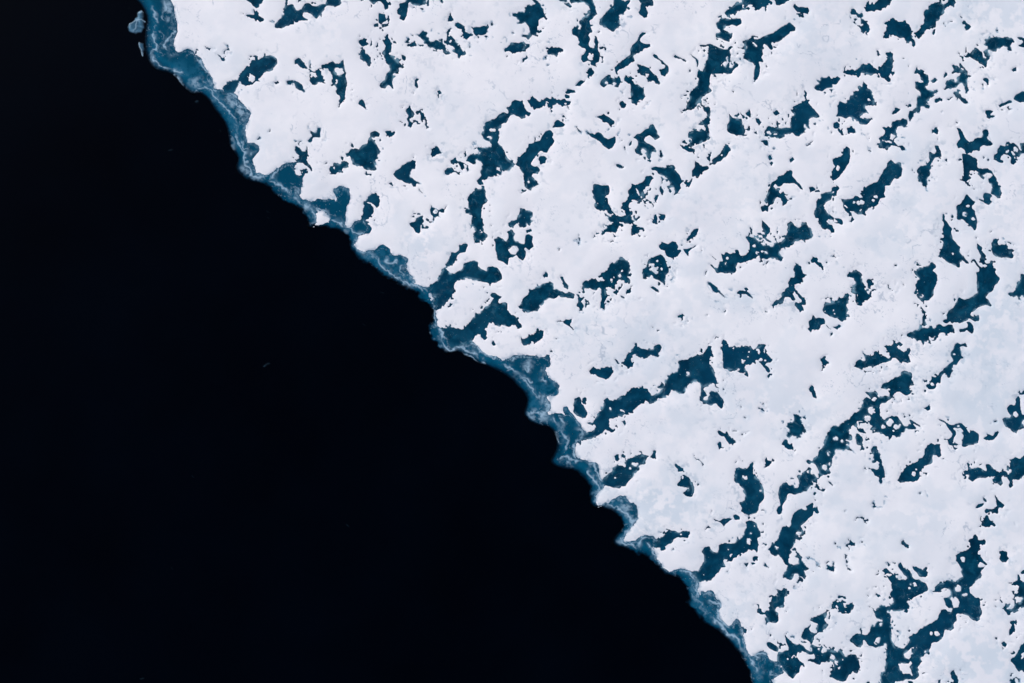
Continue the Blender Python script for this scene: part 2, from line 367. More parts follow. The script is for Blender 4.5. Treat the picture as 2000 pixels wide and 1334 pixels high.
p 75,4 80,1 86,3 90,0 90,-4 92,0 92,6 94,10 91,11 88,12 85,13 83,17 80,16 77,18 73,19 77,22 78,26 75,25 71,22 67,19 63,18 62,15 66,16 70,17 73,17 74,13 77,11 74,9
p 111,-2 126,-2 127,4 124,8 119,7 113,5 110,2
p 138,3 140,4 141,7 138,6
p 148,2 152,0 186,0 187,2 183,5 179,7 174,6 166,6 165,9 162,11 157,10 153,9 149,8 147,5
h 149,4 153,4 153,7 150,7
h 156,4 160,6 159,8 155,6
p 145,14 148,12 150,17 146,16
d 156,20,1
p 185,17 188,15 192,13 194,15 190,18 186,20
p 150,27 153,26 154,31 151,32
p 151,34 154,33 155,35 153,37
p 171,31 174,28 176,31 172,34
p 1,36 5,35 10,38 8,40 3,39
p 36,39 40,38 45,38 50,38 55,37 60,38 60,40 58,41 62,44 65,49 67,52 64,55 65,59 63,61 62,64 58,66 59,61 58,57 55,57 53,60 52,57 55,55 54,51 49,47 44,45 42,42 37,41
p 68,53 73,53 76,49 75,53 73,57 70,55
p 76,48 76,42 78,38 78,33 82,35 86,38 91,37 93,40 88,42 84,45 82,48 79,47
d 94,35.5,.8
p 108,15 112,17 114,21 112,24 109,28 106,30 104,32 100,33 98,36 95,35 95,31 99,28 103,25 106,21 107,18
i 104.5,26.5,1
p 31,47 36,46 39,49 36,52 34,56 31,58 28,61 28,65 29,66 26,72 22,71 19,71 15,73 14,77 16,82 16,85 19,90 19,94 25,96 28,96 31,99 26,101 23,105 18,104 16,101 18,97 17,94 12,94 6,92 7,95 4,99 -1,101 -1,85 6,86 11,86 10,81 7,79 10,73 14,66 14,61 17,56 16,54 20,55 24,55 29,51
h 21,58 24,63 27,67 26,69 22,63
p 38,68 43,66 41,71 41,74 39,71
p 44,58 46,57 47,62 46,66 45,62
p 30,74 33,77 31,76
p 39,85 42,84 42,88 41,90 42,92 39,93 37,91 39,89
p 45,86 48,84 50,86 49,90 46,88
p 70,107 74,105 78,99 83,98 81,101 80,105 77,108 71,110
p 43,115 47,112 52,114 57,110 61,113 63,118 65,121 62,125 56,127 51,125 49,120 45,119
i 62.5,118.5,1
p 68,118 72,118 75,116 78,114 82,114 79,116 75,118 72,121 73,126 71,124 69,120
p 85,116 86,117 85,122
p 94,124 98,127 100,129 96,127
p 172,41 174,43 174,47 177,51 182,56 185,61 182,60 178,55 175,54 170,54 165,54 163,57 160,57 157,54 155,57 158,60 162,64 167,67 169,71 168,74 164,77 164,73 163,69 159,67 157,70 155,74 152,75 150,78 150,82 147,80 144,82 142,77 146,76 148,74 146,70 150,66 150,62 152,58 154,53 158,50 160,47 165,46 168,42
i 149,74,1.5
p 190,58 193,57 196,60 192,63
p 144,89 147,93 151,97 152,101 150,104 146,101 144,96
p 128,105 133,106 138,107 142,112 145,115 152,115 158,112 163,112 166,108 168,106 169,100 170,94 173,91 176,95 180,97 184,92 188,93 192,98 193,103 192,108 187,111 181,109 177,110 173,114 167,117 161,120 161,123 165,127 164,130 158,128 151,127 145,128 145,132 143,130 142,125 138,127 134,129 129,130 124,132 119,131 119,134 102,134 106,130 105,127 104,122 107,124 109,121 113,123 118,122 118,119 121,119 123,125 129,124 132,119 132,112 129,108
h 135,114 138,114 138,117 135,116
h 143,120 147,119 150,122 147,124
i 140,122,2,1.5
i 110,127,1.3
p 131,95 134,98 135,104 133,102
p 142,107 145,108 144,110 142,110
p 145,104 149,107 152,111 148,110
p 201,70 198,72 196,79 195,83 198,87 201,91
T 1600 180 2
p 97,0 115,0 112,3 108,5 108,8 105,8 104,11 107,13 107,16 102,14 99,14 98,18 97,20 94,18 93,22 91,24 89,29 88,25 88,19 92,18 95,15 95,10 95,6 99,3
p 113,10 115,7 118,6 122,7 118,9
p 125,7 130,5 128,8
p 132,0 136,1 138,5 141,6 143,8 145,11 141,11 138,9 134,4
p 84,11 87,11 89,13 86,15
p 62,33 64,32 67,35 70,34 70,31 73,29 78,29 82,26 86,28 85,32 83,34 80,32 76,34 75,38 77,41 75,46 73,49 77,52 82,52 85,55 85,56 81,58 80,54 77,52 72,52 68,54 62,55 59,52 60,49 58,46 61,43 64,41 64,36
h 62,46 66,48 72,48 71,50 65,50
i 72,44,2.6
p 41,42 44,42 49,44 49,47 46,45
d 49,57.5,1.1
p 27,52 30,56 30,61 30,68 26,74 22,79 19,84 13,86 12,81 12,77 16,73 14,70 13,66 16,64 21,63 24,60 24,55
i 18.5,74.5,2.3
p 69,67 74,69 79,68 80,72 81,76 80,82 77,85 73,84 71,88 69,91 64,91 64,96 63,99 65,103 60,104 58,109 54,112 48,114 46,117 45,121 41,119 37,120 33,116 29,116 31,121 34,125 32,128 30,127 31,122 28,117 24,114 23,108 21,104 26,105 33,104 35,102 39,103 43,102 40,99 45,94 50,90 56,88 59,83 63,76 66,71
i 40,108,4,2.5
i 55.5,102,2.5,1.5
i 53,106,1.5
h 25,110 29,113 28,114 25,112
i 34,107,1.5,1.2
i 41,116,1
p 13,93 18,92 20,94 17,97 13,97 13,101 12,105 7,107 5,112 8,118 11,121 14,124 18,123 22,126 23,130 19,128 14,124 8,125 8,128 13,131 15,134 2,134 0,127 -1,105 2,104 2,100 7,98 12,97
p 112,52 116,52 119,58 119,63 114,64 110,68 109,70 108,76 106,83 105,90 104,95 101,91 97,87 96,81 95,77 99,73 104,71 108,70 108,65 107,58 112,60 114,58
p 123,66 125,65 126,69
p 112,35 115,34 117,38 115,41 113,40
d 120,20,1
d 134,30.5,1.5
p 162,18 166,17 170,19 167,21 167,24 164,25
p 175,12 180,10 186,8 188,10 183,12 177,15
p 134,34 138,35 140,39 142,44 147,49 150,48 153,45 159,44 160,39 162,36 165,37 165,41 163,44 166,47 170,51 165,53 160,52 157,54 156,58 151,56 149,60 144,59 142,56 138,54 136,55 134,51 136,48 138,46 136,40
p 140,60 146,60 149,62 150,64 154,66 155,73 158,75 165,74 169,78 171,82 175,88 178,97 177,104 174,103 168,99 169,93 167,88 166,85 170,81 162,80 160,82 162,84 160,85 156,82 153,78 150,76 147,77 147,81 149,84 144,87 139,86 141,82 141,72 140,65
i 150.5,80,4.2,3.5
i 165,81,5,2.5
d 161,64,1
d 165,66,1.2
p 149,94 152,94 153,97 151,96
p 162,99 167,99 169,101 167,105 169,107 165,110 160,107 155,105 154,104 158,105 161,105 160,102
p 141,105 144,100 148,104 152,108 150,110 149,113 152,116 152,122 154,127 153,134 148,131 143,127 139,123 135,124 135,119 134,112 138,109
h 144,110 147,111 147,113 144,112
i 142.5,119,2.5
i 151,124,2,1.2
p 170,66 171,62 174,60 175,55 177,52 181,53 186,51 190,50 194,53 196,56 198,58 196,50 204,49 204,58 198,60 195,63 191,60 187,57 189,61 191,65 193,68 190,71 187,69 188,64 185,61 181,60 178,62 177,66 180,67 180,69 177,69 173,67
i 184,58,2.3
i 192,56,2.5
p 120,119 122,119 123,122 122,125 125,128 129,133 129,135 120,135 122,130 121,124
p 129,120 131,121 130,123
T 600 450 2
p 136,37 139,42 143,42 148,40 152,37 153,33 158,31 163,29 167,31 167,35 170,38 175,40 176,36 181,35 186,37 190,43 190,48 184,51 179,52 173,50 168,49 162,48 155,46 150,48 147,49 143,53 144,57 145,61 141,65 136,70 131,76 126,79 121,75 123,70 124,66 122,61 117,60 115,57 121,53 125,52 129,45 132,39 136,35 137,29 139,26 147,23 144,28 140,33
p 130,96 136,95 142,94 148,96 154,97 157,92 161,89 164,83 170,79 175,75 180,71 183,66 180,65 178,63 180,60 184,61 190,65 187,68 185,70 190,71 195,71 195,76 201,83 201,93 192,93 182,92 177,91 175,95 174,101 175,105 172,107 169,104 167,101 162,105 160,108 162,110 158,112 152,113 147,114 140,117 137,111 133,103
p 173,70 175,71 174,72
d 181.5,110.5,1.6
T 1000 480 2
p 7,59 11,52 18,45 24,41 32,37 37,36 40,38 42,43 46,44 52,47 56,45 61,47 60,51 54,51 46,50 42,52 36,52 32,54 31,57 27,59 28,61 25,64 22,63 17,65 12,64 8,62
p 46,32 49,27 51,32 54,38 54,42 51,40 49,35
p 65,44 67,46 65,46
p 62,47 66,48 67,51 71,50 69,54 66,55 69,57 69,61 69,64 67,63 66,60 63,59 65,55 65,50
p 30,29 33,25 36,28 35,31 31,31
p 68,43 70,36 75,34 83,33 87,35 89,33 85,30 87,28 92,25 94,20 101,16 104,13 109,12 114,15 116,19 115,25 114,30 116,36 114,38 112,35 107,34 103,35 100,40 97,40 92,41 91,44 92,48 95,49 91,50 90,55 91,61 90,64 88,61 86,62 86,58 87,52 86,47 85,42 81,43 76,42
i 107.5,24,1.3
i 105.5,29,1.7
i 98.8,30.5,1.2
i 96,34,1.8
p 101,41 103,42 103,47 101,46
p 112,43 116,38 118,39 115,43 116,45 113,46
p 107,48 111,49 111,52 108,51
p 124,51 127,51 125,52
p 128,23 133,16 134,13 139,10 143,10 145,9 149,12 151,17 153,21 153,25 150,29 149,32 150,36 150,40 147,35 143,33 138,32 136,30 132,31 133,33 128,35 127,28
h 133,17 136,16 139,18 139,21 142,20 142,26 139,28 136,26 133,21
i 142.5,15,1.3
i 146,22,1
p 135,41 138,40 143,43 142,45 138,43
p 160,23 161,24 160,28
p 155,33 158,30 157,33
p 192,18 195,18 198,21 201,22 201,25 197,22
p 189,25 191,24 190,28 188,29
p 191,36 195,37 201,41 201,46 196,46 194,41
p 162,67 164,65 168,66 167,70 166,73 161,71
d 171.5,73.5,1
d 190,69,1
p 135,79 139,81 138,82
p 141,82 146,83 142,85
p 43,74 46,72 50,74 53,73 56,73 60,71 57,77 62,83 59,82 56,78 51,76 49,74 46,75
p 8,86 9,87 10,90 13,91 18,88 22,86 27,82 31,83 31,88 28,91 25,94 22,95 19,94 14,97 10,96 8,93
p 41,90 46,91 43,92
d 38.5,103,1.5
p -1,68 4,70 8,73 10,80 7,82 3,78 -1,78
p 74,122 80,119 87,120 92,118 99,117 99,121 96,127 91,130 86,128 80,125 78,127
p 101,112 104,112 105,115 102,115
p 107,117 110,114 109,110 113,108 116,103 122,98 127,100 133,101 139,101 141,97 144,97 146,99 146,103 142,108 138,107 130,108 124,107 118,107 116,109 117,112 119,117 115,118 113,120
i 114,116.5,.8
p 195,98 195,104 193,115 196,121 200,128 201,134 150,134 152,129 156,126 162,125 163,119 162,114 166,112 171,113 174,110 179,107 186,106 191,102
i 172,125,1.8
i 180,122,1.5
h 175,135 177,132 181,131 184,135
d 199,88,1
T 1380 440 1.6
p 16,44 38,44 38,47 35,51 36,55 34,58 27,58 23,59 18,57 12,58 10,55 14,51
i 24,46,2,2
p 4,36 7,38 12,43 9,41
p 1,69 5,70 10,75 15,79 20,84 23,88 22,90 18,86 15,82 8,83 7,80 6,76 2,73
p 37,82 40,80 45,80 50,82 54,86 57,90 53,88 48,84 43,84 38,84
p 46,77 49,76 51,79 48,80
p 23,102 24,105 23,108 21,106
p 109,45 112,48 118,53 118,57 122,61 118,64 116,69 117,73 114,71 109,71 107,74 109,78 114,82 118,86 121,91 119,99 115,97 118,102 119,105 114,106 110,102 108,96 111,93 116,95 117,92 113,86 109,81 106,85 108,88 106,91 102,88 96,88 94,92 92,95 87,96 84,97 83,102 79,98 81,96 84,93 90,89 92,84 95,82 99,76 101,65 105,63 106,59 108,52 108,48
p 71,104 73,101 75,106 72,106
p 130,38 135,39 136,43 140,48 142,52 140,54 136,51 133,47 129,42
p 123,45 126,43 126,47 124,47
d 146,44,1.6
p 154,38 157,37 160,41 155,40
p 171,62 175,57 183,55 189,59 190,64 190,69 194,74 194,79 198,84 201,84 201,90 194,92 192,96 187,100 183,99 183,90 183,83 180,81 176,79 177,77 181,79 180,73 182,71 180,67 177,65 172,64
p 174,84 175,85 173,92 172,98 173,104 171,107 174,111 170,112 170,115 164,117 160,113 156,113 150,111 145,108 142,105 143,100 143,96 150,95 160,93 166,88 170,85
i 155,104,1
i 145,105,1
i 156.5,108,.8
p 131,109 133,113 139,113 143,114 145,117 144,121 140,122 136,128 131,127 128,131 126,129 123,127 125,124 124,119 127,116 129,113
p 146,122 151,126 153,128 148,126
p 158,123 162,121 163,124 160,126 154,124
p 140,0 153,0 156,6 155,9 152,8 148,4 144,5 141,3
T 1680 420 1.6
p 0,70 3,74 2,79 4,84 7,88 7,93 12,97 16,100 9,103 6,106 3,109 -1,112 -1,70
p 9,79 15,79 14,84 14,87 12,89 8,87 9,84
p 31,85 34,84 37,89 41,92 37,93 35,90 32,87
p 51,83 55,86 53,86
d 41,61,1.8
p 101,0 104,0 103,6 106,9 109,13 112,17 111,20 111,26 113,30 118,35 122,38 122,41 121,45 124,50 129,55 134,60 130,59 124,54 122,58 123,65 120,65 115,61 108,58 105,57 101,53 97,49 97,46 101,40 102,35 101,32 97,30 98,28 102,28 102,23 100,17 102,13 102,7
i 113,47.5,1.5,1.8
p 119,0 141,0 142,4 143,8 142,14 141,19 138,19 138,14 132,10 128,7 125,4 122,3 119,4
i 138,4,2,1.5
d 112.5,2,1.3
d 142,28,1.3
d 159,21.5,1.2
p 142,33 145,36 149,41 148,43 152,46 153,50 152,55 153,59 157,60 161,59 164,65 166,71 169,77 168,83 164,86 162,92 160,94 157,95 153,101 157,104 161,110 160,112 155,110 149,111 144,113 139,117 135,119 135,122 139,125 142,124 145,124 145,129 140,130 137,128 132,126 128,129 122,130 117,131 112,130 107,129 105,131 101,129 101,128 106,127 106,121 108,117 114,113 117,107 120,101 127,103 133,102 138,99 143,95 143,88 142,80 143,74 142,70 146,69 146,65 142,61 139,57 137,56 137,60 135,57 136,54 140,54 144,61 148,64 151,63 150,59 146,54 148,50 145,45 142,40
i 153,62,2
p 169,26 167,30 167,36 170,38 178,37 181,43 186,48 187,54 181,53 176,51 172,53 165,50 162,46 161,41 162,37 164,31
p 65,68 69,68 72,64 78,64 84,62 86,58 88,57 92,61 92,65 89,68 94,74 94,80 92,87 90,92 89,99 84,104 79,104 78,109 79,113 77,108 74,105 70,101 69,98 72,95 69,90 68,85 70,80 72,77 67,72
i 75,99,3,1.5
p 74,116 78,117 80,125 78,129 79,134 74,134 76,127 77,121
p 84,126 87,128 86,129
p 206,72 196,73 195,80 190,87 189,94 184,95 181,98 184,101 188,99 191,100 194,104 197,100 206,98
d 66,108,.8
T 960 680 2
p 92,73 99,73 103,66 107,61 109,56 110,51 113,48 119,50 125,49 132,43 141,39 147,38 152,40 154,44 158,46 163,44 168,40 170,32 174,26 182,24 183,18 182,13 185,12 191,12 195,9 201,7 201,31 194,34 190,38 188,44 186,45 181,43 176,42 173,46 168,48 163,51 158,54 154,54 149,53 145,55 141,59 137,62 130,63 129,66 125,66 117,69 114,74 115,78 121,80 121,82 117,83 110,80 107,84 102,86 96,89 91,89 86,90 82,91 88,84 92,83 99,81 102,77 101,75 96,75
i 116,59.5,1.4
i 127.5,60.5,1.2,.9
i 102,77.3,1.2
i 192,25,2.2
p 126,71 131,69 132,74 131,77 128,74
p 82,50 86,48 88,53 91,57 93,63 92,68 88,68 84,66 80,62 81,57 80,54
p 90,50 92,48 92,55 90,53
d 84.5,39,1
d 88,44,.8
p 121,106 125,105 126,108 123,111 121,110
p 107,130 111,126 117,121 121,116 124,113 129,116 131,117 133,114 130,111 132,108 137,106 143,104 151,105 150,107 148,110 149,114 145,113 143,119 139,121 138,125 134,130 130,135 106,135
i 140,112.5,2.5,1.8
i 135.5,117,1
p 154,107 157,105 158,101 160,99 162,102 161,106 160,110 157,107
p 173,106 177,109 175,109
p 179,113 183,116 187,118 186,121 181,121 181,117
p 182,109 184,111 183,111
p 182,131 187,127 188,124 192,127 195,133 195,135 182,135
T 1360 640 1.7
p -1,32 5,32 9,29 15,22 17,21 18,23 16,32 16,39 15,43 18,48 21,54 24,58 22,62 24,66 26,70 25,70 22,66 21,63 16,65 11,66 8,70 8,74 6,72 5,64 2,60 -1,59
p 8,71 9,75 10,77 13,79 16,78 16,74 20,73 25,76 28,80 31,84 31,90 30,94 27,92 23,88 20,88 17,90 13,88 9,87 4,83 4,80
i 11,81,3.6,3
d 23,9.5,1.3
p 28,17 32,14 35,17 37,21 42,22 48,22 51,22 52,20 57,21 62,21 64,24 67,27 70,25 71,22 77,19 81,18 80,23 78,25 78,28 81,32 86,35 87,38 85,40 80,41 79,43 83,46 85,51 82,52 79,47 75,42 71,37 69,36 67,37 68,41 65,40 61,42 57,41 56,45 57,50 60,58 58,59 55,55 55,52 50,52 47,49 41,49 36,48 32,46 30,41 31,32 31,24 29,20
i 54,37.5,2,1.8
i 60.5,28,1.5
i 72,28.5,1.5,1.8
i 60,34,1
i 74,37,2,1.5
i 79,37.5,1
i 42.5,24,1
i 49,48,1.5
p 81,56 85,53 84,57 82,60
d 76.5,89.5,1.4
p 75,93 78,95 77,97 73,95 70,95
d 51.5,91,1.2
p 54,102 57,102 58,104 55,104
p 51,123 55,120 60,118 60,119 56,122 53,124
p 24,119 26,117 29,120 33,122 35,119 37,124 40,127 46,130 46,134 38,134 35,129 32,124 29,125 26,123
p 113,99 117,100 120,103 121,108 124,115 124,121 121,121 120,126 118,124 110,124 104,126 104,123 106,120 104,115 105,111 112,108 113,104
p 122,104 127,102 124,105
p 99,133 103,129 105,129 107,134 99,135
p 129,70 132,68 135,68 136,71 136,74 139,79 136,82 134,80 131,74
p 143,35 147,33 150,37 152,41 147,43 145,47 143,46 144,42 143,38
p 153,7 155,6 157,9 154,12
p 190,26 195,31 201,33 201,44 195,45 190,47 187,45 181,45 184,40 188,37 193,39 194,36 192,30
p 146,134 149,127 151,121 156,116 164,111 170,109 172,105 177,103 181,98 186,97 190,92 191,85 194,80 197,80 201,82 201,91 197,95 201,101 198,103 195,107 189,109 188,112 186,113 192,117 195,122 190,121 184,117 181,113 178,114 175,118 176,122 179,127 176,127 173,124 172,128 176,134
i 160,128,2.5,2
i 184,103,1
p 185,121 188,126 191,131 191,134 185,134 182,127
p 195,125 199,129 196,129
T 1680 620 1.6
p 75,0 80,0 79,5 81,9 78,8 75,9 74,5
p 101,4 106,2 106,-2 133,-2 132,3 127,5 121,7 119,5 115,6 112,8 110,5 106,7
p 58,20 62,19 66,18 71,14 77,12 83,12 87,10 90,13 94,9 97,8 101,11 107,9 112,9 114,14 116,19 110,18 106,20 101,19 98,19 92,22 85,23 85,28 86,32 83,29 80,28 77,33 75,30 71,28 68,28 62,25 58,24
p 130,5 134,6 138,10 139,15 137,20 132,17 130,15 127,18 121,18 121,14 127,14 131,12 132,9
p 134,0 145,-3 145,4 140,4
p 3,40 6,45 8,47 12,48 16,46 17,41 20,40 23,44 26,46 31,48 34,50 38,49 36,46 34,41 30,35 31,34 38,35 40,33 40,28 42,27 44,31 48,30 52,33 49,36 45,37 46,38 50,40 54,41 56,38 60,38 61,41 60,45 62,50 61,56 56,54 52,53 50,55 46,52 41,50 38,53 34,54 29,55 23,57 16,60 10,59 5,61 1,63 -6,60 -4,57 -1,55 1,53 6,53 6,47
i 46,36,1.8
i 51.5,38,3,2.5
i 26,46.5,1.2
p 25,86 28,81 35,79 42,75 47,72 50,70 49,68 52,66 57,67 62,69 64,74 66,80 63,83 61,85 61,88 63,91 58,95 55,95 51,92 46,92 41,93 39,98 35,101 30,104 25,106 23,112 23,117 26,123 31,124 35,121 40,122 45,121 48,125 51,130 54,135 12,135 8,130 -2,124 -2,112 2,110 3,104 2,101 5,98 9,99 14,100 10,95 6,91 12,91 19,90 22,93 22,97 27,97 31,96 36,97 36,92 34,88
i 14,113.5,4.5,4.5
i 8.5,123.5,4
i 17,100,2.5
i 35.5,88,1.2,1.5
i 27,92,5,4
i 36,128,4,4
h -4,126 8,126 13,133 10,136 -4,136
p 115,34 118,31 123,33 128,31 131,35 130,37 125,35 122,36 123,42 124,47 127,50 123,50 120,54 118,58 114,58 112,63 114,65 111,68 110,73 107,74 105,69 102,68 99,72 98,80 93,79 91,84 88,89 84,88 81,83 86,79 90,74 96,68 101,65 105,60 111,56 113,54 111,47 111,43 114,39
i 115,45,1.5,1
i 88,82,2.2,1.6
d 79,89.5,1.3
p 75,110 79,110 84,106 86,109 85,113 82,114 79,112
d 61,119,1.3
p 96,124 99,125 104,128 107,130 114,131 119,130 124,130 127,135 108,135 104,130 100,127
p 206,122 198,127 199,134 178,134 175,129 173,124 176,123 183,123 184,120 180,115 179,111 184,106 188,108 190,104 191,98 194,96 195,99 195,107 196,113 198,119 206,120
i 189.5,118.5,3,3
p 197,93 199,90 203,89 203,94 199,94
d 164.5,127,1.5
T 1120 840 1.6
p 33,63 40,55 46,52 50,45 54,42 60,45 63,45 62,39 65,35 72,32 77,31 82,30 88,31 91,33 87,37 86,41 81,43 80,47 78,50 73,53 71,58 67,63 63,67 56,70 50,70 44,69 38,68 34,67
i 75,41,3,2.5
i 69.5,46.5,1
i 51,58.5,1.2
p 116,32 119,34 122,37 118,36
p 124,40 129,44 134,46 134,51 127,51 126,47 124,43
p 135,54 138,57 142,61 145,67 147,72 147,77 144,82 138,81 134,78 135,75 140,74 141,71 138,69 130,68 127,67 128,63 133,60 136,57
p 147,30 149,30 152,36 157,39 161,44 158,43 153,39 149,35
p 176,17 179,14 181,18 180,22 178,24
p 168,98 169,97 169,101 168,102
p 189,96 192,95 195,98
p 170,108 173,108 178,111 183,108 190,108 194,108 190,111 186,114 183,119 181,115 178,112 172,111
p 196,104 199,103 202,106 203,109 197,108
p 161,120 165,116 167,118 170,121 165,120 161,123
T 1400 840 1.6
p 22,49 27,46 37,46 41,41 44,40 44,47 45,54 47,59 51,59 54,65 57,71 58,78 58,84 52,90 51,96 49,101 42,103 39,104 33,102 29,100 31,96 30,92 28,89 34,86 35,82 34,77 32,72 27,67 23,65 21,60 23,56
i 33.5,58.5,2,2.5
i 54,74,1.8,1.3
p 22,37 25,36 24,40 22,39
p 26,31 29,33 33,37 34,41 32,37
p 60,33 62,34 63,37 67,38 65,42 61,45 57,46 60,43 59,38
p 67,34 70,36 70,39 67,37
p 80,17 85,12 89,17 93,20 94,24 89,23 84,20
p 138,0 161,0 162,5 160,7 165,11 161,13 157,10 155,13 156,17 161,20 166,26 171,29 168,28 163,25 158,23 155,27 152,24 147,23 144,25 145,29 141,32 141,37 140,43 137,47 139,52 133,55 124,55 125,51 123,46 121,42 116,40 111,41 109,37 112,36 117,38 119,34 124,32 126,25 131,18 134,10 136,4
i 145,10.5,2.8,2.5
i 153,13,2,2.2
i 131.5,45.5,3.3,3.8
i 136.5,28,1.6,3.5
i 138,41,1.2,2
p 112,45 115,48 115,53 118,53 121,57 122,61 120,65 118,62 115,61 118,66 114,69 110,73 102,77 95,79 89,77 86,79 85,84 82,89 80,94 80,98 79,102 75,103 73,99 74,95 78,92 77,86 75,79 76,70 80,66 85,64 88,68 93,67 95,71 99,71 101,65 100,60 98,56 102,55 104,56 104,52 109,49
i 112,50,1,1.5
p 122,64 125,68 127,72 131,72 132,70 131,75 128,74 124,71
p 136,62 139,64 142,66 141,68 137,65
d 136.5,57,1
d 119.5,77.5,1.3
p 103,96 107,98 110,97 109,93 114,90 117,89 117,95 121,94 123,97 125,101 122,102 118,98 118,102 114,106 109,111 103,114 102,117 104,121 107,125 106,129 103,127 100,123 97,122 96,127 100,130 104,131 104,134 76,134 77,127 80,119 85,118 88,119 91,116 92,110 93,105 97,99
d 121,86,1
p 189,87 191,87 194,91 195,95 193,97 190,94 188,90
p 166,110 169,106 172,104 178,106 182,109 185,113 183,115 178,111 172,109
p 170,8 172,4 176,8 178,14 178,18 181,21 181,24 177,23 175,25 174,23 177,20 173,14 169,10
p 182,9 185,10 186,13 184,12
p 156,99 159,97 159,100
T 1680 800 1.6
p 12,14 18,-2 23,-2 24,8 28,12 33,11 38,8 44,9 47,13 51,18 54,21 58,21 59,18 62,18 60,12 63,13 69,17 73,19 76,22 74,22 70,20 64,16 66,20 69,23 60,24 55,23 54,27 50,28 49,33 44,34 40,31 37,30 38,35 33,33 29,30 25,29 21,27 17,23 13,19 10,15
i 36,16,4,4
i 29.5,21.5,2.8
i 44,21,3.5,3.3
i 40.5,26,1.4
i 48,18.5,1.5
p 16,43 18,45 20,49 24,54 25,60 28,66 29,73 30,77 30,83 27,84 27,89 25,91 23,88 23,82 17,80 13,75 9,70 15,72 20,74 23,70 24,65 21,63 15,65 15,60 16,55 15,48
p 4,71 7,71 8,74 6,74
p 87,41 90,43 94,43 98,41 97,46 98,52 99,56 96,58 93,55 89,56 88,60 88,65 84,67 78,69 75,73 72,77 73,81 71,85 65,88 61,87 56,88 50,88 45,85 48,82 52,78 55,71 60,68 66,65 70,63 72,60 76,58 79,54 79,48 82,44
i 65.5,78.5,1.8,2.4
i 68.5,73.5,1
p 106,16 109,19 114,18 119,18 123,17 128,22 130,26 134,29 135,25 139,26 143,28 146,32 146,36 145,40 141,42 137,44 132,43 128,46 125,45 125,38 126,33 124,29 126,26 121,22 116,21 114,22 117,27 117,31 115,35 113,40 110,44 107,41 107,37 112,34 113,29 109,24
i 120,20,1.8,1.5
p 113,44 117,47 120,47 116,49
p 96,11 99,12 104,15 101,14 97,14
p 151,35 155,32 153,27 155,30 158,31 162,33 165,27 168,26 169,28 167,33 163,37 158,38 154,37
p 173,12 176,10 184,10 184,7 179,0 195,0 195,4 200,7 206,10 200,12 197,17 196,23 191,29 187,27 183,23 178,21 175,16
i 190,6,3,3.3
d 165,14,1.8
d 159.5,17,.8
p 126,75 129,74 132,75 132,70 130,66 132,64 134,66 133,70 136,72 145,71 148,73 152,75 155,74 153,67 156,66 159,67 162,72 167,77 172,77 175,74 178,74 180,75 180,72 182,67 183,61 186,59 192,57 195,59 198,61 206,52 206,78 199,82 195,86 190,85 187,86 187,94 183,96 182,92 183,87 180,83 175,82 172,84 172,88 174,94 170,92 163,87 158,84 150,83 143,84 137,88 132,84 133,80 130,79 127,78
i 181.5,76,3
i 162.5,84,3,2.2
p 150,107 153,106 155,110 155,113 152,112
p 141,118 144,116 151,115 149,118 143,121 141,121
p 164,105 166,104 169,110 173,113 177,117 173,121 169,120 169,126 167,128 163,125 158,124 154,127 152,124 154,121 160,122 164,121 167,118 166,112
d 73,102,1.5
p 78,99 81,101 82,106 80,101
d 32,107.5,1.2
T 1180 1000 1.6
p 43,34 48,29 54,28 60,30 67,33 72,30 75,25 79,22 86,23 92,25 97,23 105,23 105,27 102,32 97,31 90,31 86,33 82,38 77,40 72,43 66,43 60,41 57,40 54,38 50,36 46,36
i 94,27.5,1
p 109,74 114,72 118,67 122,61 122,55 121,51 119,48 122,44 128,42 130,46 134,49 139,49 140,45 139,40 143,38 150,38 157,38 164,34 172,29 173,23 174,18 174,13 177,10 183,12 187,15 189,21 190,27 188,34 187,40 188,45 187,50 184,48 181,45 177,46 171,50 165,51 162,55 158,56 155,60 152,58 146,56 146,61 148,66 143,68 141,72 136,77 132,83 127,86 120,86 115,86 113,82 111,78
i 184,16.5,1.2
i 178,28,1.3
i 177.5,35.5,2,3.5
i 181,35,1.5,1.2
i 151,45,1.2
i 156,53,2,1.5
i 120.5,76,1
p 170,62 173,62 176,60 176,63 173,66
p 182,56 184,54 186,58 185,60 183,59
T 1440 1000 1.6
p 72,0 93,0 92,4 87,8 83,12 78,16 76,19 80,23 82,29 79,28 79,31 76,29 71,30 69,32 71,37 68,41 65,45 65,49 62,53 63,56 61,59 63,63 68,65 74,65 80,65 83,67 90,69 86,69 83,72 83,76 84,80 81,83 77,80 75,76 71,75 68,77 66,81 63,84 58,82 54,79 57,75 60,70 62,66 59,62 54,60 53,56 50,52 44,51 39,48 40,44 43,39 47,40 47,36 50,33 51,28 53,23 56,18 60,18 63,19 66,16 66,10 68,5
i 49,44,1.8,1.2
i 76,25.5,4,2
p 70,45 73,50 77,54 80,56 79,59 82,63 86,68 80,65 75,64 74,60 71,56 70,55 73,53 72,49 67,46 66,45
p 82,53 85,55 88,54 92,56 97,60 100,64 104,67 108,69 110,67 109,63 109,58 112,59 112,66 116,67 117,63 116,58 120,61 120,64 119,68 119,72 117,74 112,73 108,69 102,68 98,66 98,62 94,58 88,56
p 119,38 121,35 122,39 126,41 127,44 123,41
p 135,31 138,32 141,36 144,38 143,40 138,41 136,43 137,48 135,45 133,40 136,37
p 150,36 154,35 156,38 156,41 152,38
p 131,52 135,55 135,60 134,66 139,69 139,72 136,71 133,67 134,60 132,55
p 32,61 35,60 37,63 39,66 40,69 36,66 33,64
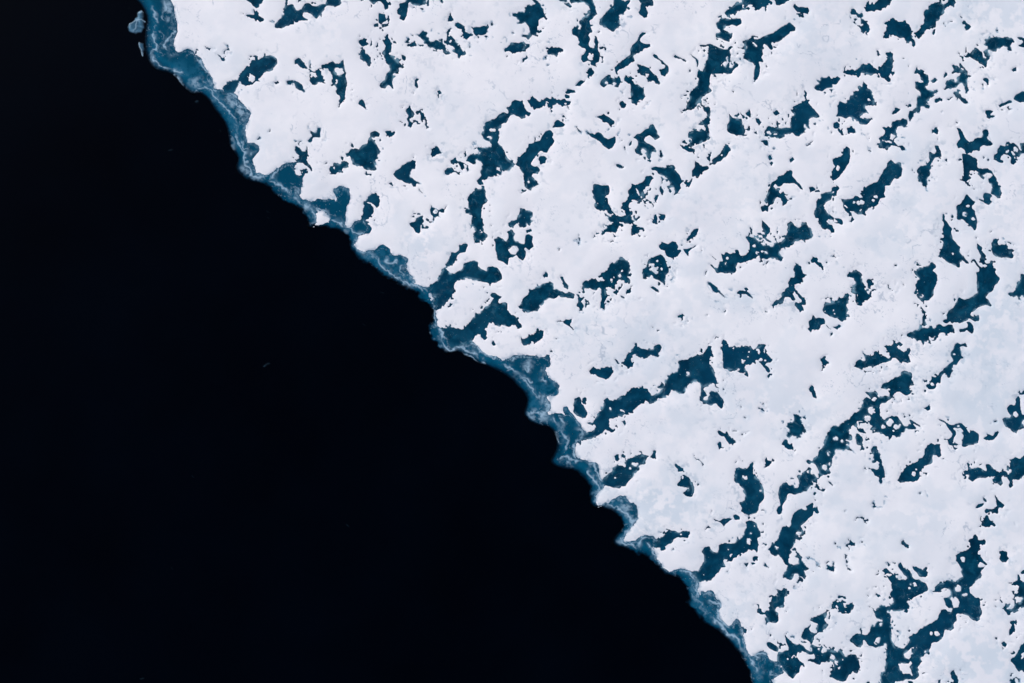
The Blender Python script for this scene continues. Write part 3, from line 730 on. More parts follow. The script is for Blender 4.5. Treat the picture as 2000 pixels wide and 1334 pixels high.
p 48,92 51,95 54,93 58,91 61,95 61,100 59,104 59,108 56,112 54,117 48,117 46,119 49,124 50,130 47,134 36,134 36,128 33,124 27,123 24,122 24,117 21,113 22,111 24,112 25,118 29,120 34,121 38,121 38,116 38,111 42,109 44,105 39,103 40,102 46,102 50,100 49,96
i 49.5,101.5,1.5
d 172,75.5,1.5
d 167.5,90,1.5
p 156,99 159,98 162,102 158,103
p 168,103 172,101 174,105 170,104
p 115,118 117,110 119,109 123,111 126,110 130,112 132,117 137,112 140,110 142,114 140,118 138,123 133,123 128,123 125,119 120,115 117,117
i 131.5,121,1.2
p 145,120 148,120 152,124 147,122
T 1360 1120 1.6
p 101,96 106,96 110,94 113,94 113,90 110,84 107,76 108,74 111,79 116,84 121,87 126,86 130,88 133,93 140,95 143,98 142,101 137,98 132,96 128,94 124,97 122,101 125,106 129,108 132,113 127,113 126,118 122,122 120,126 118,129 113,126 109,121 106,118 105,115 101,111 99,108 99,100
i 119.5,102.5,3,3
i 111.5,104.5,1.2
i 103,114,2
p 86,84 90,84 98,88 100,92 100,96 95,94 89,91 86,87
p 140,88 146,88 151,90 152,95 155,98 160,94 167,95 171,96 172,92 175,92 178,97 182,101 188,99 195,99 199,108 199,116 197,122 193,121 190,119 185,125 181,132 176,132 167,128 162,126 166,120 168,114 168,107 163,107 158,108 152,111 145,110 139,107 137,108 137,105 141,104 145,104 144,100 141,97 141,92
i 149,93,1.5,2
h 163,99 166,100 170,104 174,107 172,109 167,105 164,102
i 178,105,1
i 176,114,1.5,2
p 129,76 131,69 136,65 138,62 139,63 138,69 141,73 145,74 148,71 146,66 148,62 142,60 139,58 141,54 145,52 150,51 155,47 159,44 162,44 161,47 158,48 157,54 159,60 157,64 155,69 156,72 151,72 147,74 144,77 142,82 141,88 139,84 135,81 130,80 128,77
p 162,48 163,52 163,57 161,55
p 86,50 98,50 100,55 97,58 90,58 87,60 86,64 83,62 86,58
p 187,82 191,77 196,73 201,74 206,76 204,86 201,90 196,90 192,86
d 91,75.5,1.5
p 57,68 61,68 61,72 58,71
p 67,67 69,66 67,70
d 171,61,.9
d 163.5,66,1.1
T 1680 980 1.6
p 133,47 137,45 139,42 141,39 143,42 145,46 148,46 151,45 153,48 153,52 150,54 146,52 145,56 145,64 149,69 153,73 156,77 153,77 150,73 146,73 142,79 147,80 153,79 149,82 147,85 148,90 143,95 137,101 133,105 134,111 140,116 144,120 147,125 145,128 148,134 112,134 113,131 118,130 122,126 121,122 119,118 115,116 110,117 113,122 114,127 112,130 108,130 105,127 103,122 102,118 107,117 111,114 111,110 108,106 103,105 98,108 93,110 91,106 91,104 95,100 100,100 105,97 110,97 115,98 117,98 121,94 125,92 124,86 125,82 121,76 117,72 117,65 121,62 127,61 132,58 134,55
i 126.5,71,3.5,4.2
i 120,106,4,3.5
i 127.5,113.5,3.5,2
p 31,73 35,77 37,79 34,80 33,77
p 38,73 41,75 40,76
p 47,75 50,74 52,79 56,83 60,84 63,87 64,92 67,95 72,95 77,98 81,100 83,106 82,109 76,112 70,114 65,117 63,120 59,118 56,121 58,125 60,128 56,130 53,132 46,134 18,134 21,131 23,128 32,127 39,125 41,121 39,117 35,113 37,109 37,103 36,97 33,94 30,89 28,84 29,80 33,82 36,86 40,89 43,87 44,92 48,95 54,96 58,94 57,91 53,88 50,83 48,79
i 34.5,90,3,2.2
i 65,101.5,4.5,3
i 60,105.5,2,1.3
p 64,79 68,79 73,82 77,84 79,79 81,79 81,84 83,90 79,92 73,91 70,87 66,83
p 50,47 53,46 57,50 60,53 60,56 56,57 52,53 49,51
p 153,18 155,16 158,22 162,25 167,29 165,31 160,28 158,31 153,31 148,28 150,23
p 187,25 190,29 188,28
d 145.5,29.5,.8
p 172,60 179,61 180,64 179,66 182,69 178,74 173,74 170,70 171,65
p 168,111 172,114 175,117 174,121 171,121 172,117
p 164,127 166,125 169,127 167,128
p 192,88 194,90 195,95 199,98 206,98 206,128 197,130 190,134 184,136 177,134 174,130 174,127 177,124 181,124 180,128 178,131 183,132 187,129 189,126 187,122 186,119 188,112 193,111 194,107 192,103 188,102 185,102 188,98 192,95
i 194,119.5,5,5
p 196,87 199,84 206,84 206,88
T 1680 1120 1.6
p 33,95 32,85 27,88 19,91 16,89 11,88 7,83 4,86 0,89 -2,85 -2,76 5,76 9,75 12,70 12,66 17,64 20,58 23,62 26,62 28,58 25,55 20,52 17,48 11,42 11,38 16,45 22,44 23,40 33,40 40,36 58,36 60,43 50,44 40,46 33,44 32,46 36,50 38,54 37,62 38,72 39,82 42,90 47,91 54,92 58,86 61,82 60,78 65,74 70,72 75,67 83,62 94,57 96,50 99,45 104,44 110,48 113,44 120,41 122,37 126,30 145,30 147,38 148,45 147,50 145,56 141,58 136,56 132,52 127,50 121,49 117,51 117,57 114,62 114,67 111,69 105,68 103,70 102,77 99,81 93,84 88,85 86,90 83,96 79,94 78,98 78,101 74,102 74,109 72,112 70,114 70,120 72,124 71,127 65,129 58,129 53,131 47,131 43,132 42,145 24,145 25,130 26,121 30,120 31,112
h 53,99 57,95 65,90 69,88 69,91 65,95 63,101 60,105 55,103
h 46,110 52,110 59,110 62,107 64,110 61,114 63,120 65,124 60,122 52,122 48,118
i 87,73,2,2.5
h 91,71 94,70 98,75 94,77 91,75
h 16,85 21,79 26,79 24,84 20,88
i 6,84,2.5
h 110,30 113,28 118,30 121,36 121,41 116,43 113,40 112,34
i 109,45.5,3,2.5
p 111,119 113,118 116,122 119,126 121,132 119,142 111,143 114,131 111,128 110,123
p 174,40 176,37 180,37 178,41 177,44 182,46 188,41 191,38 196,40 196,41 190,44 187,46 184,50 181,52 177,46
p 182,57 184,59 187,63 187,66 189,70 185,74 182,75 182,67 184,64 183,61
p 163,78 166,78 168,82 165,82
p 173,86 176,84 180,87 178,90 175,89
p 207,80 198,87 194,93 190,99 187,104 184,104 186,109 190,114 194,119 207,119
i 199,100,2.5,3.5
p 183,128 186,129 190,133 192,140 187,139 184,134
p 95,131 98,130 98,138 95,138
p 59,131 64,132 64,140 60,139
p 8,132 12,131 12,140 7,140
"""
# ---------------------------------------------------------------- survey data -> fields
X0, Y0, X1, Y1 = 200, -200, 2200, 1534        # extent of the detailed ice survey (survey units)
SW, SH = X1 - X0, Y1 - Y0

def parse(text):
    out = []
    ox = oy = 0; u = 1
    for ln in text.strip().splitlines():
        k, *r = ln.split()
        if k == 'T':
            ox, oy, u = float(r[0]), float(r[1]), float(r[2]); continue
        if k in 'id':
            v = [float(q) for q in r[0].split(',')]
            rx = v[2] * u; ry = (v[3] if len(v) > 3 else v[2]) * u
            out.append((k, (ox + v[0]*u, oy + v[1]*u, rx, ry)))
        else:
            out.append((k, [(ox + float(a)*u, oy + float(b)*u) for a, b in (q.split(',') for q in r)]))
    return out

def ell(c, seed, n=14):
    rg = np.random.RandomState(int(seed) % 99991)
    a = np.arange(n) / n * 2*math.pi
    k = 1 + rg.uniform(-.28, .28, n)
    return [(c[0] + c[2]*k[i]*math.cos(a[i]), c[1] + c[3]*k[i]*math.sin(a[i])) for i in range(n)]

def fill(dst, pts, val=1.0, sub=2):
    """anti-aliased even-odd fill of a polygon into dst (1 unit per cell)."""
    p = np.array(pts, float); q = np.roll(p, -1, 0)
    ylo = max(Y0, int(math.floor(p[:,1].min()))); yhi = min(Y1, int(math.ceil(p[:,1].max())))
    if yhi <= ylo: return
    for y in range(ylo, yhi):
        row = None
        for s in range(sub):
            yy = y + (s + .5)/sub
            m = ((p[:,1] <= yy) & (q[:,1] > yy)) | ((q[:,1] <= yy) & (p[:,1] > yy))
            if not m.any(): continue
            a = p[m]; b = q[m]
            xs = np.sort(a[:,0] + (yy - a[:,1])/(b[:,1] - a[:,1])*(b[:,0] - a[:,0]))
            for i in range(0, len(xs) - 1, 2):
                x0 = min(max(xs[i] - X0, 0), SW - 1e-3); x1 = min(max(xs[i+1] - X0, 0), SW - 1e-3)
                if x1 <= x0: continue
                if row is None: row = np.zeros(SW, np.float32)
                i0, i1 = int(x0), int(x1)
                if i0 == i1: row[i0] += (x1 - x0)/sub
                else:
                    row[i0] += (i0 + 1 - x0)/sub; row[i1] += (x1 - i1)/sub
                    row[i0+1:i1] += 1.0/sub
        if row is not None:
            d = dst[y - Y0]
            np.copyto(d, np.maximum(d, row) if val > 0 else d*(1 - np.minimum(row, 1)))

def box(a, r, axis):
    n = a.shape[axis]
    pad = [(0, 0), (0, 0)]; pad[axis] = (r + 1, r)
    c = np.cumsum(np.pad(a, pad, mode='edge'), axis=axis, dtype=np.float64)
    if axis == 0: return ((c[2*r+1:] - c[:-2*r-1])/(2*r+1)).astype(np.float32)
    return ((c[:, 2*r+1:] - c[:, :-2*r-1])/(2*r+1)).astype(np.float32)

def blur(a, r, it=2):
    for _ in range(it): a = box(box(a, r, 0), r, 1)
    return a

def vnoise(x, y, scale, seed):
    rg = np.random.RandomState(seed)
    gx = x/scale; gy = y/scale
    ix = np.floor(gx).astype(np.int64); iy = np.floor(gy).astype(np.int64)
    fx = gx - ix; fy = gy - iy
    fx = fx*fx*(3 - 2*fx); fy = fy*fy*(3 - 2*fy)
    g = rg.rand(512, 512).astype(np.float32)
    a = g[iy & 511, ix & 511]; b = g[iy & 511, (ix+1) & 511]
    c = g[(iy+1) & 511, ix & 511]; d = g[(iy+1) & 511, (ix+1) & 511]
    return (a + (b-a)*fx)*(1-fy) + (c + (d-c)*fx)*fy

def fbm(x, y, scale, seed, octs=4, gain=.5):
    s = 0; w = 1; t = 0
    for o in range(octs):
        s = s + w*vnoise(x + 37.1*o, y + 11.7*o, scale, seed + o); t += w; w *= gain; scale *= .5
    return s/t

def samp(a, x, y):
    u = np.clip(x - X0 - .5, 0, SW - 1.001); v = np.clip(y - Y0 - .5, 0, SH - 1.001)
    i = u.astype(np.int32); j = v.astype(np.int32); fu = (u - i).astype(np.float32); fv = (v - j).astype(np.float32)
    return (a[j,i]*(1-fu) + a[j,i+1]*fu)*(1-fv) + (a[j+1,i]*(1-fu) + a[j+1,i+1]*fu)*fv

def sstep(a, b, x):
    t = np.clip((x - a)/(b - a), 0, 1); return t*t*(3 - 2*t)

def components(mask):
    """4-connected labels by row runs + union find."""
    par = []
    def find(a):
        while par[a] != a:
            par[a] = par[par[a]]; a = par[a]
        return a
    lab = np.zeros(mask.shape, np.int32) - 1
    prev = []
    for j in range(mask.shape[0]):
        d = np.diff(np.concatenate(([0], mask[j].astype(np.int8), [0])))
        st = np.flatnonzero(d == 1); en = np.flatnonzero(d == -1)
        cur = []; k = 0
        for a, b in zip(st.tolist(), en.tolist()):
            l = len(par); par.append(l)
            while k < len(prev) and prev[k][1] <= a: k += 1
            m = k
            while m < len(prev) and prev[m][0] < b:
                ra, rb = find(l), find(prev[m][2])
                if ra != rb: par[max(ra, rb)] = min(ra, rb)
                m += 1
            lab[j, a:b] = l; cur.append((a, b, l))
        prev = cur
    root = np.array([find(i) for i in range(len(par))] + [-1], np.int64)
    uq, inv = np.unique(root[:-1], return_inverse=True) if len(par) else (np.array([]), np.array([]))
    remap = np.concatenate((inv, [-1]))
    return remap[lab], len(uq)

def dist_lines(lines, gx, gy, reach):
    """distance to a set of polylines, capped at reach."""
    D = np.full(gx.shape, reach, np.float32)
    xs = gx[0]; ys = gy[:,0]
    for L in lines:
        for (ax, ay), (bx, by) in zip(L[:-1], L[1:]):
            i0 = np.searchsorted(xs, min(ax,bx) - reach); i1 = np.searchsorted(xs, max(ax,bx) + reach)
            j0 = np.searchsorted(ys, min(ay,by) - reach); j1 = np.searchsorted(ys, max(ay,by) + reach)
            if i1 <= i0 or j1 <= j0: continue
            px = gx[j0:j1, i0:i1] - ax; py = gy[j0:j1, i0:i1] - ay
            dx, dy = bx-ax, by-ay; l2 = dx*dx + dy*dy + 1e-6
            t = np.clip((px*dx + py*dy)/l2, 0, 1)
            d = np.hypot(px - t*dx, py - t*dy)
            D[j0:j1, i0:i1] = np.minimum(D[j0:j1, i0:i1], d)
    return D

items = parse(TRACE)
edge = [p for k, v in items if k == 'e' for p in v]
shore = [p for k, v in items if k == 's' for p in v]
edge = [(190, -260), (215, -150)] + edge
shore = [(290, -260), (300, -150)] + shore
far = [(9000, 2200), (9000, -700)]
raster = lambda: np.zeros((SH, SW), np.float32)
EI = raster(); fill(EI, [(190, -700)] + edge + [(edge[-1][0], 2200)] + far)
SN = raster(); fill(SN, [(290, -700)] + shore + [(shore[-1][0], 2200)] + far)
PO = raster(); SLURRY = raster()
isl = []
for n, (k, v) in enumerate(items):
    if k == 'p':
        q_ = np.array(v); r_ = np.roll(q_, -1, 0)
        a_ = abs((q_[:,0]*r_[:,1] - r_[:,0]*q_[:,1]).sum())/2
        m_ = q_.mean(0); g_ = 1 + .32*math.exp(-a_/90)          # small holes read a little wider
        fill(PO, [tuple(m_ + (p_ - m_)*g_) for p_ in q_])
    elif k == 'd': fill(PO, ell((v[0], v[1], v[2]*1.3, v[3]*1.3), n))
    elif k == 'g': fill(SLURRY, v)
ISL = raster()
for n, (k, v) in enumerate(items):
    if k == 'h': fill(ISL, v)
    elif k == 'i': fill(ISL, ell(v, n))
PO = PO*(1 - ISL)

STEP = 1.5
gx, gy = np.meshgrid(np.arange(X0, X1 + .1, STEP, dtype=np.float32), np.arange(Y0, Y1 + .1, STEP, dtype=np.float32))
NJ, NI = gx.shape
# ragged outlines: bend the survey lines with small noise
wx = (vnoise(gx, gy, 13, 1) - .5)*4.6 + (vnoise(gx, gy, 6.5, 2) - .5)*4.6 + (vnoise(gx, gy, 3.4, 5) - .5)*3.4
wy = (vnoise(gx, gy, 13, 3) - .5)*4.6 + (vnoise(gx, gy, 6.5, 4) - .5)*4.6 + (vnoise(gx, gy, 3.4, 6) - .5)*3.4
rough = .25 + .9*sstep(.35, .7, fbm(gx, gy, 90, 9, 2))         # some banks are smooth, some ragged
wx *= rough; wy *= rough
PO1 = blur(PO, 1, 1); PO1 = np.clip(PO1 + 1.3*(PO1 - blur(PO, 3, 2)), 0, 1)
P = samp(PO1, gx + wx, gy + wy)
# combed, ragged banks: narrow teeth that run down to the right, on some stretches only
def combed(ang, wid, lng, sd_):
    u = gx*math.cos(ang) + gy*math.sin(ang); v = -gx*math.sin(ang) + gy*math.cos(ang)
    return vnoise(u/lng*wid, v, wid, sd_)
PB = samp(blur(PO, 3), gx, gy); band = 4*PB*(1 - PB)
teeth = .6*combed(.95, 4.2, 16, 12) + .4*combed(1.25, 3.4, 9, 13) - .5
P = P + 1.35*teeth*band*sstep(.40, .60, fbm(gx, gy, 48, 14, 3))
# crumbs of open water scattered off the banks
near = sstep(.01, .10, samp(blur(PO, 12), gx, gy))
crumb = sstep(.655, .76, .7*vnoise(gx, gy, 5.5, 16) + .3*vnoise(gx, gy, 3.5, 17))*sstep(.47, .60, fbm(gx, gy, 36, 18, 3))
P = np.clip(np.maximum(P, crumb*near*.85), 0, 1)
S = samp(blur(SN, 1, 1), gx + wx*.8, gy + wy*.8)
I2 = samp(blur(ISL, 1, 1), gx + wx*.9, gy + wy*.9)
S = np.maximum(S, I2)
EX = samp(blur(EI, 2), gx + wx*.6, gy + wy*.6)
# pools outside the surveyed frame
inside = np.minimum(np.minimum(gx - 0, 2000 - gx), np.minimum(gy, 1334 - gy))
ca, sa = math.cos(.6), math.sin(.6)
an = fbm((gx*ca - gy*sa)/1.9, gx*sa + gy*ca, 55, 21, 4)
MP = sstep(.60, .64, an)*sstep(-6, -14, inside)
P = np.maximum(P, MP)
P = np.clip(P + .13*sstep(.05, .3, P), 0, 1)
M = np.minimum(S, 1 - P)                                     # snow cover 0..1, bank at 0.5
# ---------------------------------------------------------------- further fields
S_in = samp(blur(SN, 7), gx + wx, gy + wy)                   # 0.5 on the shore line, 1 well inside the snow
E_in = samp(blur(EI, 8), gx + wx, gy + wy)                   # 0.5 on the outer ice edge
E_far = samp(blur(EI, 20), gx, gy)
P_w = samp(blur(PO, 6), gx, gy); P_b = samp(blur(PO, 11), gx, gy)
Mw = blur(M, 5)
Mww = blur(M, 14)
wisp = [v for k, v in items if k == 'w']
bx_ = gx + (vnoise(gx, gy, 9, 31) - .5)*7 + (vnoise(gx, gy, 4, 32) - .5)*4
by_ = gy + (vnoise(gx, gy, 9, 33) - .5)*7 + (vnoise(gx, gy, 4, 34) - .5)*4
def dist_warp():
    D = np.full(gx.shape, 22, np.float32)
    xs = gx[0]; ys = gy[:, 0]
    for Ln in wisp:
        for (ax, ay), (bx, by) in zip(Ln[:-1], Ln[1:]):
            i0 = np.searchsorted(xs, min(ax, bx) - 26); i1 = np.searchsorted(xs, max(ax, bx) + 26)
            j0 = np.searchsorted(ys, min(ay, by) - 26); j1 = np.searchsorted(ys, max(ay, by) + 26)
            if i1 <= i0 or j1 <= j0: continue
            px = bx_[j0:j1, i0:i1] - ax; py = by_[j0:j1, i0:i1] - ay
            dx, dy = bx - ax, by - ay
            t = np.clip((px*dx + py*dy)/(dx*dx + dy*dy + 1e-6), 0, 1)
            D[j0:j1, i0:i1] = np.minimum(D[j0:j1, i0:i1], np.hypot(px - t*dx, py - t*dy))
    return D
DW = dist_warp()
brk = fbm(gx, gy, 26, 41, 3)
W_ = np.exp(-(DW/1.25)**2)*sstep(.34, .60, brk) + .34*np.exp(-(DW/5.0)**2)*sstep(.45, .68, fbm(gx, gy, 9, 44, 4, .65))
rid = lambda sc, sd_: 1 - np.abs(2*vnoise(bx_, by_, sc, sd_) - 1)
W_ = W_ + .38*sstep(.95, .99, np.maximum(rid(17, 46), rid(11, 47)))*sstep(.50, .66, fbm(gx, gy, 34, 48, 3))
for lv, wd in ((.45, .016), (.385, .013), (.30, .010)):      # wash lines that run along the snow bank
    W_ = W_ + .55*np.exp(-((S_in + (vnoise(gx, gy, 30, 49) - .5)*.08 - lv)/wd)**2)*sstep(.42, .62, fbm(gx + 300*lv, gy, 30, 50, 3))
SL = samp(blur(SLURRY, 3), gx + wx*2, gy + wy*2)

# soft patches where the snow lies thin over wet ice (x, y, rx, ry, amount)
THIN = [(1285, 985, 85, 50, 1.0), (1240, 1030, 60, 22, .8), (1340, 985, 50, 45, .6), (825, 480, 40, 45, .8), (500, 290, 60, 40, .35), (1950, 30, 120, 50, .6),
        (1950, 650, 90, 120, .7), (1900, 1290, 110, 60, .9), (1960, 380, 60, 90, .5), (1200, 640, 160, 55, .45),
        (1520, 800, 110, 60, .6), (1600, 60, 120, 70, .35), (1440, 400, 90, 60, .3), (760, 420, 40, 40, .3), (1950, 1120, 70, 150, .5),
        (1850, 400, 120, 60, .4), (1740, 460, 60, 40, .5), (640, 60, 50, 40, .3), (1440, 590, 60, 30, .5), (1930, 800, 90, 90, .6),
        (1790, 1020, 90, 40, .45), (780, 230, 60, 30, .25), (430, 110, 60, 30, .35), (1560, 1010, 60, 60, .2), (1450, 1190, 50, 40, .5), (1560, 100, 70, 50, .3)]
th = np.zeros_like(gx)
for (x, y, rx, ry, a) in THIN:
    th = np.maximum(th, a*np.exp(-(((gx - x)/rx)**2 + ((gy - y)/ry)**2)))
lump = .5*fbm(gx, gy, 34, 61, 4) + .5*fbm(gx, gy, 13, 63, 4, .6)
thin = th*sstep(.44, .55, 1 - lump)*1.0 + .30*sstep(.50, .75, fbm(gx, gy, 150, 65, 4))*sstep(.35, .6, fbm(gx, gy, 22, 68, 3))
thin = thin + .24*sstep(1000, 2300, gx + .25*gy)*(.55 + .45*sstep(.4, .6, fbm(gx, gy, 110, 71, 4)))  # snow tone grows bluer and duller toward the right
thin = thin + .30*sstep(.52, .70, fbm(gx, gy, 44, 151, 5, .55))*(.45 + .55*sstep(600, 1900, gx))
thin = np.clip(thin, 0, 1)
# slushy, half drowned banks: some stretches only
soft = sstep(.52, .74, fbm(gx, gy, 42, 81, 3))
wet = sstep(.99, .55, M)*(.05 + .72*soft*sstep(.3, .6, fbm(gx, gy, 7, 84, 2)))
smudge = sstep(.56, .74, fbm(gx, gy, 9, 141, 4, .6))*sstep(.52, .66, fbm(gx, gy, 60, 145, 3))*(.35 + .65*near)
wet = np.maximum(wet, .33*smudge)
wet = np.clip(wet + .5*sstep(.93, .6, S_in)*sstep(.42, .62, fbm(gx, gy, 12, 87, 3))*sstep(.99, .7, S_in), 0, 1)
# hairline cracks, in patches
def ridge(sc, sd_): return 1 - np.abs(2*vnoise(gx + wx*3, gy + wy*3, sc, sd_) - 1)*1.0
ck = np.maximum(sstep(.955, .99, ridge(31, 91)), sstep(.955, .99, ridge(19, 92)))
crack = ck*sstep(.54, .68, fbm(gx, gy, 75, 95, 3))*sstep(.3, .6, fbm(gx, gy, 14, 97, 2))

# ---------------------------------------------------------------- scene helpers
C = scene.collection
def wpt(x, y): return ((x - 1000)*K, (667 - y)*K)
def tag(o, label=None, cat=None, group=None, kind=None):
    if label: o['label'] = label
    if cat: o['category'] = cat
    if group: o['group'] = group
    if kind: o['kind'] = kind
    return o
WXg = ((gx - 1000)*K).astype(np.float32); WYg = ((667 - gy)*K).astype(np.float32)
def grid_object(name, cells, z, attrs, mat, parent=None, smooth=True):
    """mesh object from the marked grid cells; z and attrs are vertex grids."""
    jj, ii = np.nonzero(cells)
    if len(jj) == 0: return None
    idx = np.stack((jj*NI + ii, (jj+1)*NI + ii, (jj+1)*NI + ii + 1, jj*NI + ii + 1), 1)
    used, inv = np.unique(idx.ravel(), return_inverse=True)
    co = np.stack((WXg.ravel()[used], WYg.ravel()[used], z.ravel()[used]), 1).astype(np.float32)
    me = bpy.data.meshes.new(name); n = len(jj)
    me.vertices.add(len(co)); me.vertices.foreach_set('co', co.ravel())
    me.loops.add(4*n); me.loops.foreach_set('vertex_index', inv.astype(np.int32))
    me.polygons.add(n); me.polygons.foreach_set('loop_start', np.arange(0, 4*n, 4, dtype=np.int32))
    try: me.polygons.foreach_set('loop_total', np.full(n, 4, np.int32))
    except Exception: pass
    me.update(calc_edges=True)
    if smooth: me.polygons.foreach_set('use_smooth', np.ones(n, bool))
    for k, a in attrs.items():
        at = me.attributes.new(k, 'FLOAT', 'POINT'); at.data.foreach_set('value', a.ravel()[used].astype(np.float32))
    me.materials.append(mat)
    o = bpy.data.objects.new(name, me); C.objects.link(o); o.parent = parent
    return o

# ---------------------------------------------------------------- materials
class N:
    def __init__(s, name):
        s.m = bpy.data.materials.new(name); s.m.use_nodes = True; s.t = s.m.node_tree; s.t.nodes.clear()
        s.out = s.n('OutputMaterial'); s.b = s.n('BsdfPrincipled'); s.l(s.b.outputs[0], s.out.inputs[0])
        s.co = s.n('TexCoord').outputs['Object']
        g = s.n('NewGeometry'); s.pos = g.outputs['Position']
    def n(s, k, **kw):
        x = s.t.nodes.new('ShaderNode' + k)
        for a, v in kw.items(): setattr(x, a, v)
        return x
    def l(s, a, b): s.t.links.new(a, b)
    def attr(s, name): return s.n('Attribute', attribute_name=name).outputs['Fac']
    def noise(s, scale, det=4, rough=.5, dist=0):
        x = s.n('TexNoise'); x.inputs['Scale'].default_value = scale; x.inputs['Detail'].default_value = det
        x.inputs['Roughness'].default_value = rough; x.inputs['Distortion'].default_value = dist; s.l(s.pos, x.inputs['Vector']); return x.outputs['Fac']
    def ramp(s, f, stops):
        x = s.n('ValToRGB'); e = x.color_ramp.elements
        while len(e) < len(stops): e.new(.5)
        for q, (p, c) in zip(e, stops): q.position = p; q.color = (*c, 1) if len(c) == 3 else c
        s.l(f, x.inputs[0]); return x.outputs[0]
    def val(s, f, a, b): return s.ramp(f, [(a, (0, 0, 0)), (b, (1, 1, 1))])
    def mix(s, f, a, b):
        x = s.n('Mix', data_type='RGBA')
        if isinstance(f, (int, float)): x.inputs[0].default_value = f
        else: s.l(f, x.inputs[0])
        for v, k in ((a, 6), (b, 7)):
            if isinstance(v, tuple): x.inputs[k].default_value = (*v, 1)
            else: s.l(v, x.inputs[k])
        return x.outputs[2]
    def math(s, op, a, b):
        x = s.n('Math', operation=op)
        for v, k in ((a, 0), (b, 1)):
            if isinstance(v, (int, float)): x.inputs[k].default_value = v
            else: s.l(v, x.inputs[k])
        return x.outputs[0]
    def bump(s, f, st, d):
        x = s.n('Bump'); x.inputs['Strength'].default_value = st; x.inputs['Distance'].default_value = d
        s.l(f, x.inputs['Height']); s.l(x.outputs[0], s.b.inputs['Normal'])
    def fin(s, col, rough, spec):
        s.l(col, s.b.inputs['Base Color']) if not isinstance(col, tuple) else setattr(s.b.inputs['Base Color'], 'default_value', (*col, 1))
        s.b.inputs['Roughness'].default_value = rough; s.b.inputs['Specular IOR Level'].default_value = spec
        return s.m

SNOW_A = (.885, .87, .91); SNOW_B = (.775, .775, .835); SNOW_BLUE = (.625, .685, .77); WETC = (.09, .24, .38)
def snow_material():
    s = N('snow')
    base = s.mix(s.val(s.noise(.10, 5, .55), .35, .65), SNOW_A, SNOW_B)
    base = s.mix(s.math('MULTIPLY', s.val(s.noise(1.3, 5, .6), .35, .7), .35), base, SNOW_B)
    base = s.mix(s.attr('thin'), base, SNOW_BLUE)  # thin patches, mottling and the bluer right side share this tone
    base = s.mix(s.math('MULTIPLY', s.attr('crack'), .55), base, (.30, .38, .50))
    base = s.mix(s.attr('wet'), base, WETC)
    h = s.math('ADD', s.noise(1.2, 5, .6), s.math('MULTIPLY', s.noise(6, 4, .6), .25))
    s.bump(h, .22, .10)
    return s.fin(base, .92, .1)
def pool_material():
    s = N('melt_water')
    c = s.ramp(s.noise(.9, 6, .62, .4), [(.32, (.0003, .020, .045)), (.50, (.0006, .036, .076)), (.68, (.004, .066, .122))])
    c = s.mix(s.math('MULTIPLY', s.val(s.noise(.055, 3, .5), .42, .66), .55), c, (.0030, .047, .103))
    c = s.mix(s.math('MULTIPLY', s.val(s.noise(.16, 3, .5), .55, .72), .6), c, (.0004, .015, .039))
    c = s.mix(s.math('MULTIPLY', s.attr('shallow'), .8), c, (.012, .088, .155))
    c = s.mix(s.attr('slush'), c, (.20, .36, .47))
    fl = s.math('MULTIPLY', s.val(s.noise(4.5, 2, .5), .70, .75), .5)
    c = s.mix(fl, c, (.35, .47, .55))
    s.bump(s.noise(3, 3, .5), .08, .02)
    return s.fin(c, .3, .015)
def rim_material():
    s = N('drowned_slush')
    t = s.attr('thick')
    c = s.ramp(t, [(0.0, (.0002, .0008, .002)), (.2, (.0003, .010, .025)), (.36, (.0003, .038, .082)), (.70, (.0007, .066, .132)), (1, (.0022, .088, .168))])
    c = s.mix(s.math('MULTIPLY', s.val(s.noise(1.6, 6, .65, .5), .45, .75), s.math('MULTIPLY', t, .35)), c, (.014, .112, .202))
    c = s.mix(s.math('MULTIPLY', s.attr('grey'), .7), c, (.016, .118, .212))
    c = s.mix(s.attr('pond'), c, (.0007, .048, .098))
    c = s.mix(s.attr('pale'), c, (.29, .43, .56))
    fl = s.math('MULTIPLY', s.val(s.noise(4.2, 2, .5), .70, .75), s.math('MULTIPLY', t, .5))
    c = s.mix(fl, c, (.5, .56, .62))
    h = s.math('ADD', s.noise(2.2, 5, .6), s.attr('pale'))
    s.bump(h, .3, .06)
    return s.fin(c, .6, .008)
def sea_material():
    s = N('sea_water')
    c = s.ramp(s.noise(.05, 5, .6), [(.35, (.0002, .0008, .0026)), (.7, (.0003, .0014, .0040))])
    s.bump(s.noise(1.5, 4, .55), .10, .03)
    return s.fin(c, .35, .004)
M_SNOW, M_POOL, M_RIM, M_SEA = snow_material(), pool_material(), rim_material(), sea_material()

# ---------------------------------------------------------------- sea
def plane(name, pts, z, mat, parent=None):
    me = bpy.data.meshes.new(name); me.from_pydata([(x, y, z) for x, y in pts], [], [tuple(range(len(pts)))]); me.materials.append(mat)
    o = bpy.data.objects.new(name, me); C.objects.link(o); o.parent = parent; return o
sea = plane('sea', [(-4000, -4000), (4000, -4000), (4000, 4000), (-4000, 4000)], -.07, M_SEA)
tag(sea, kind='structure')

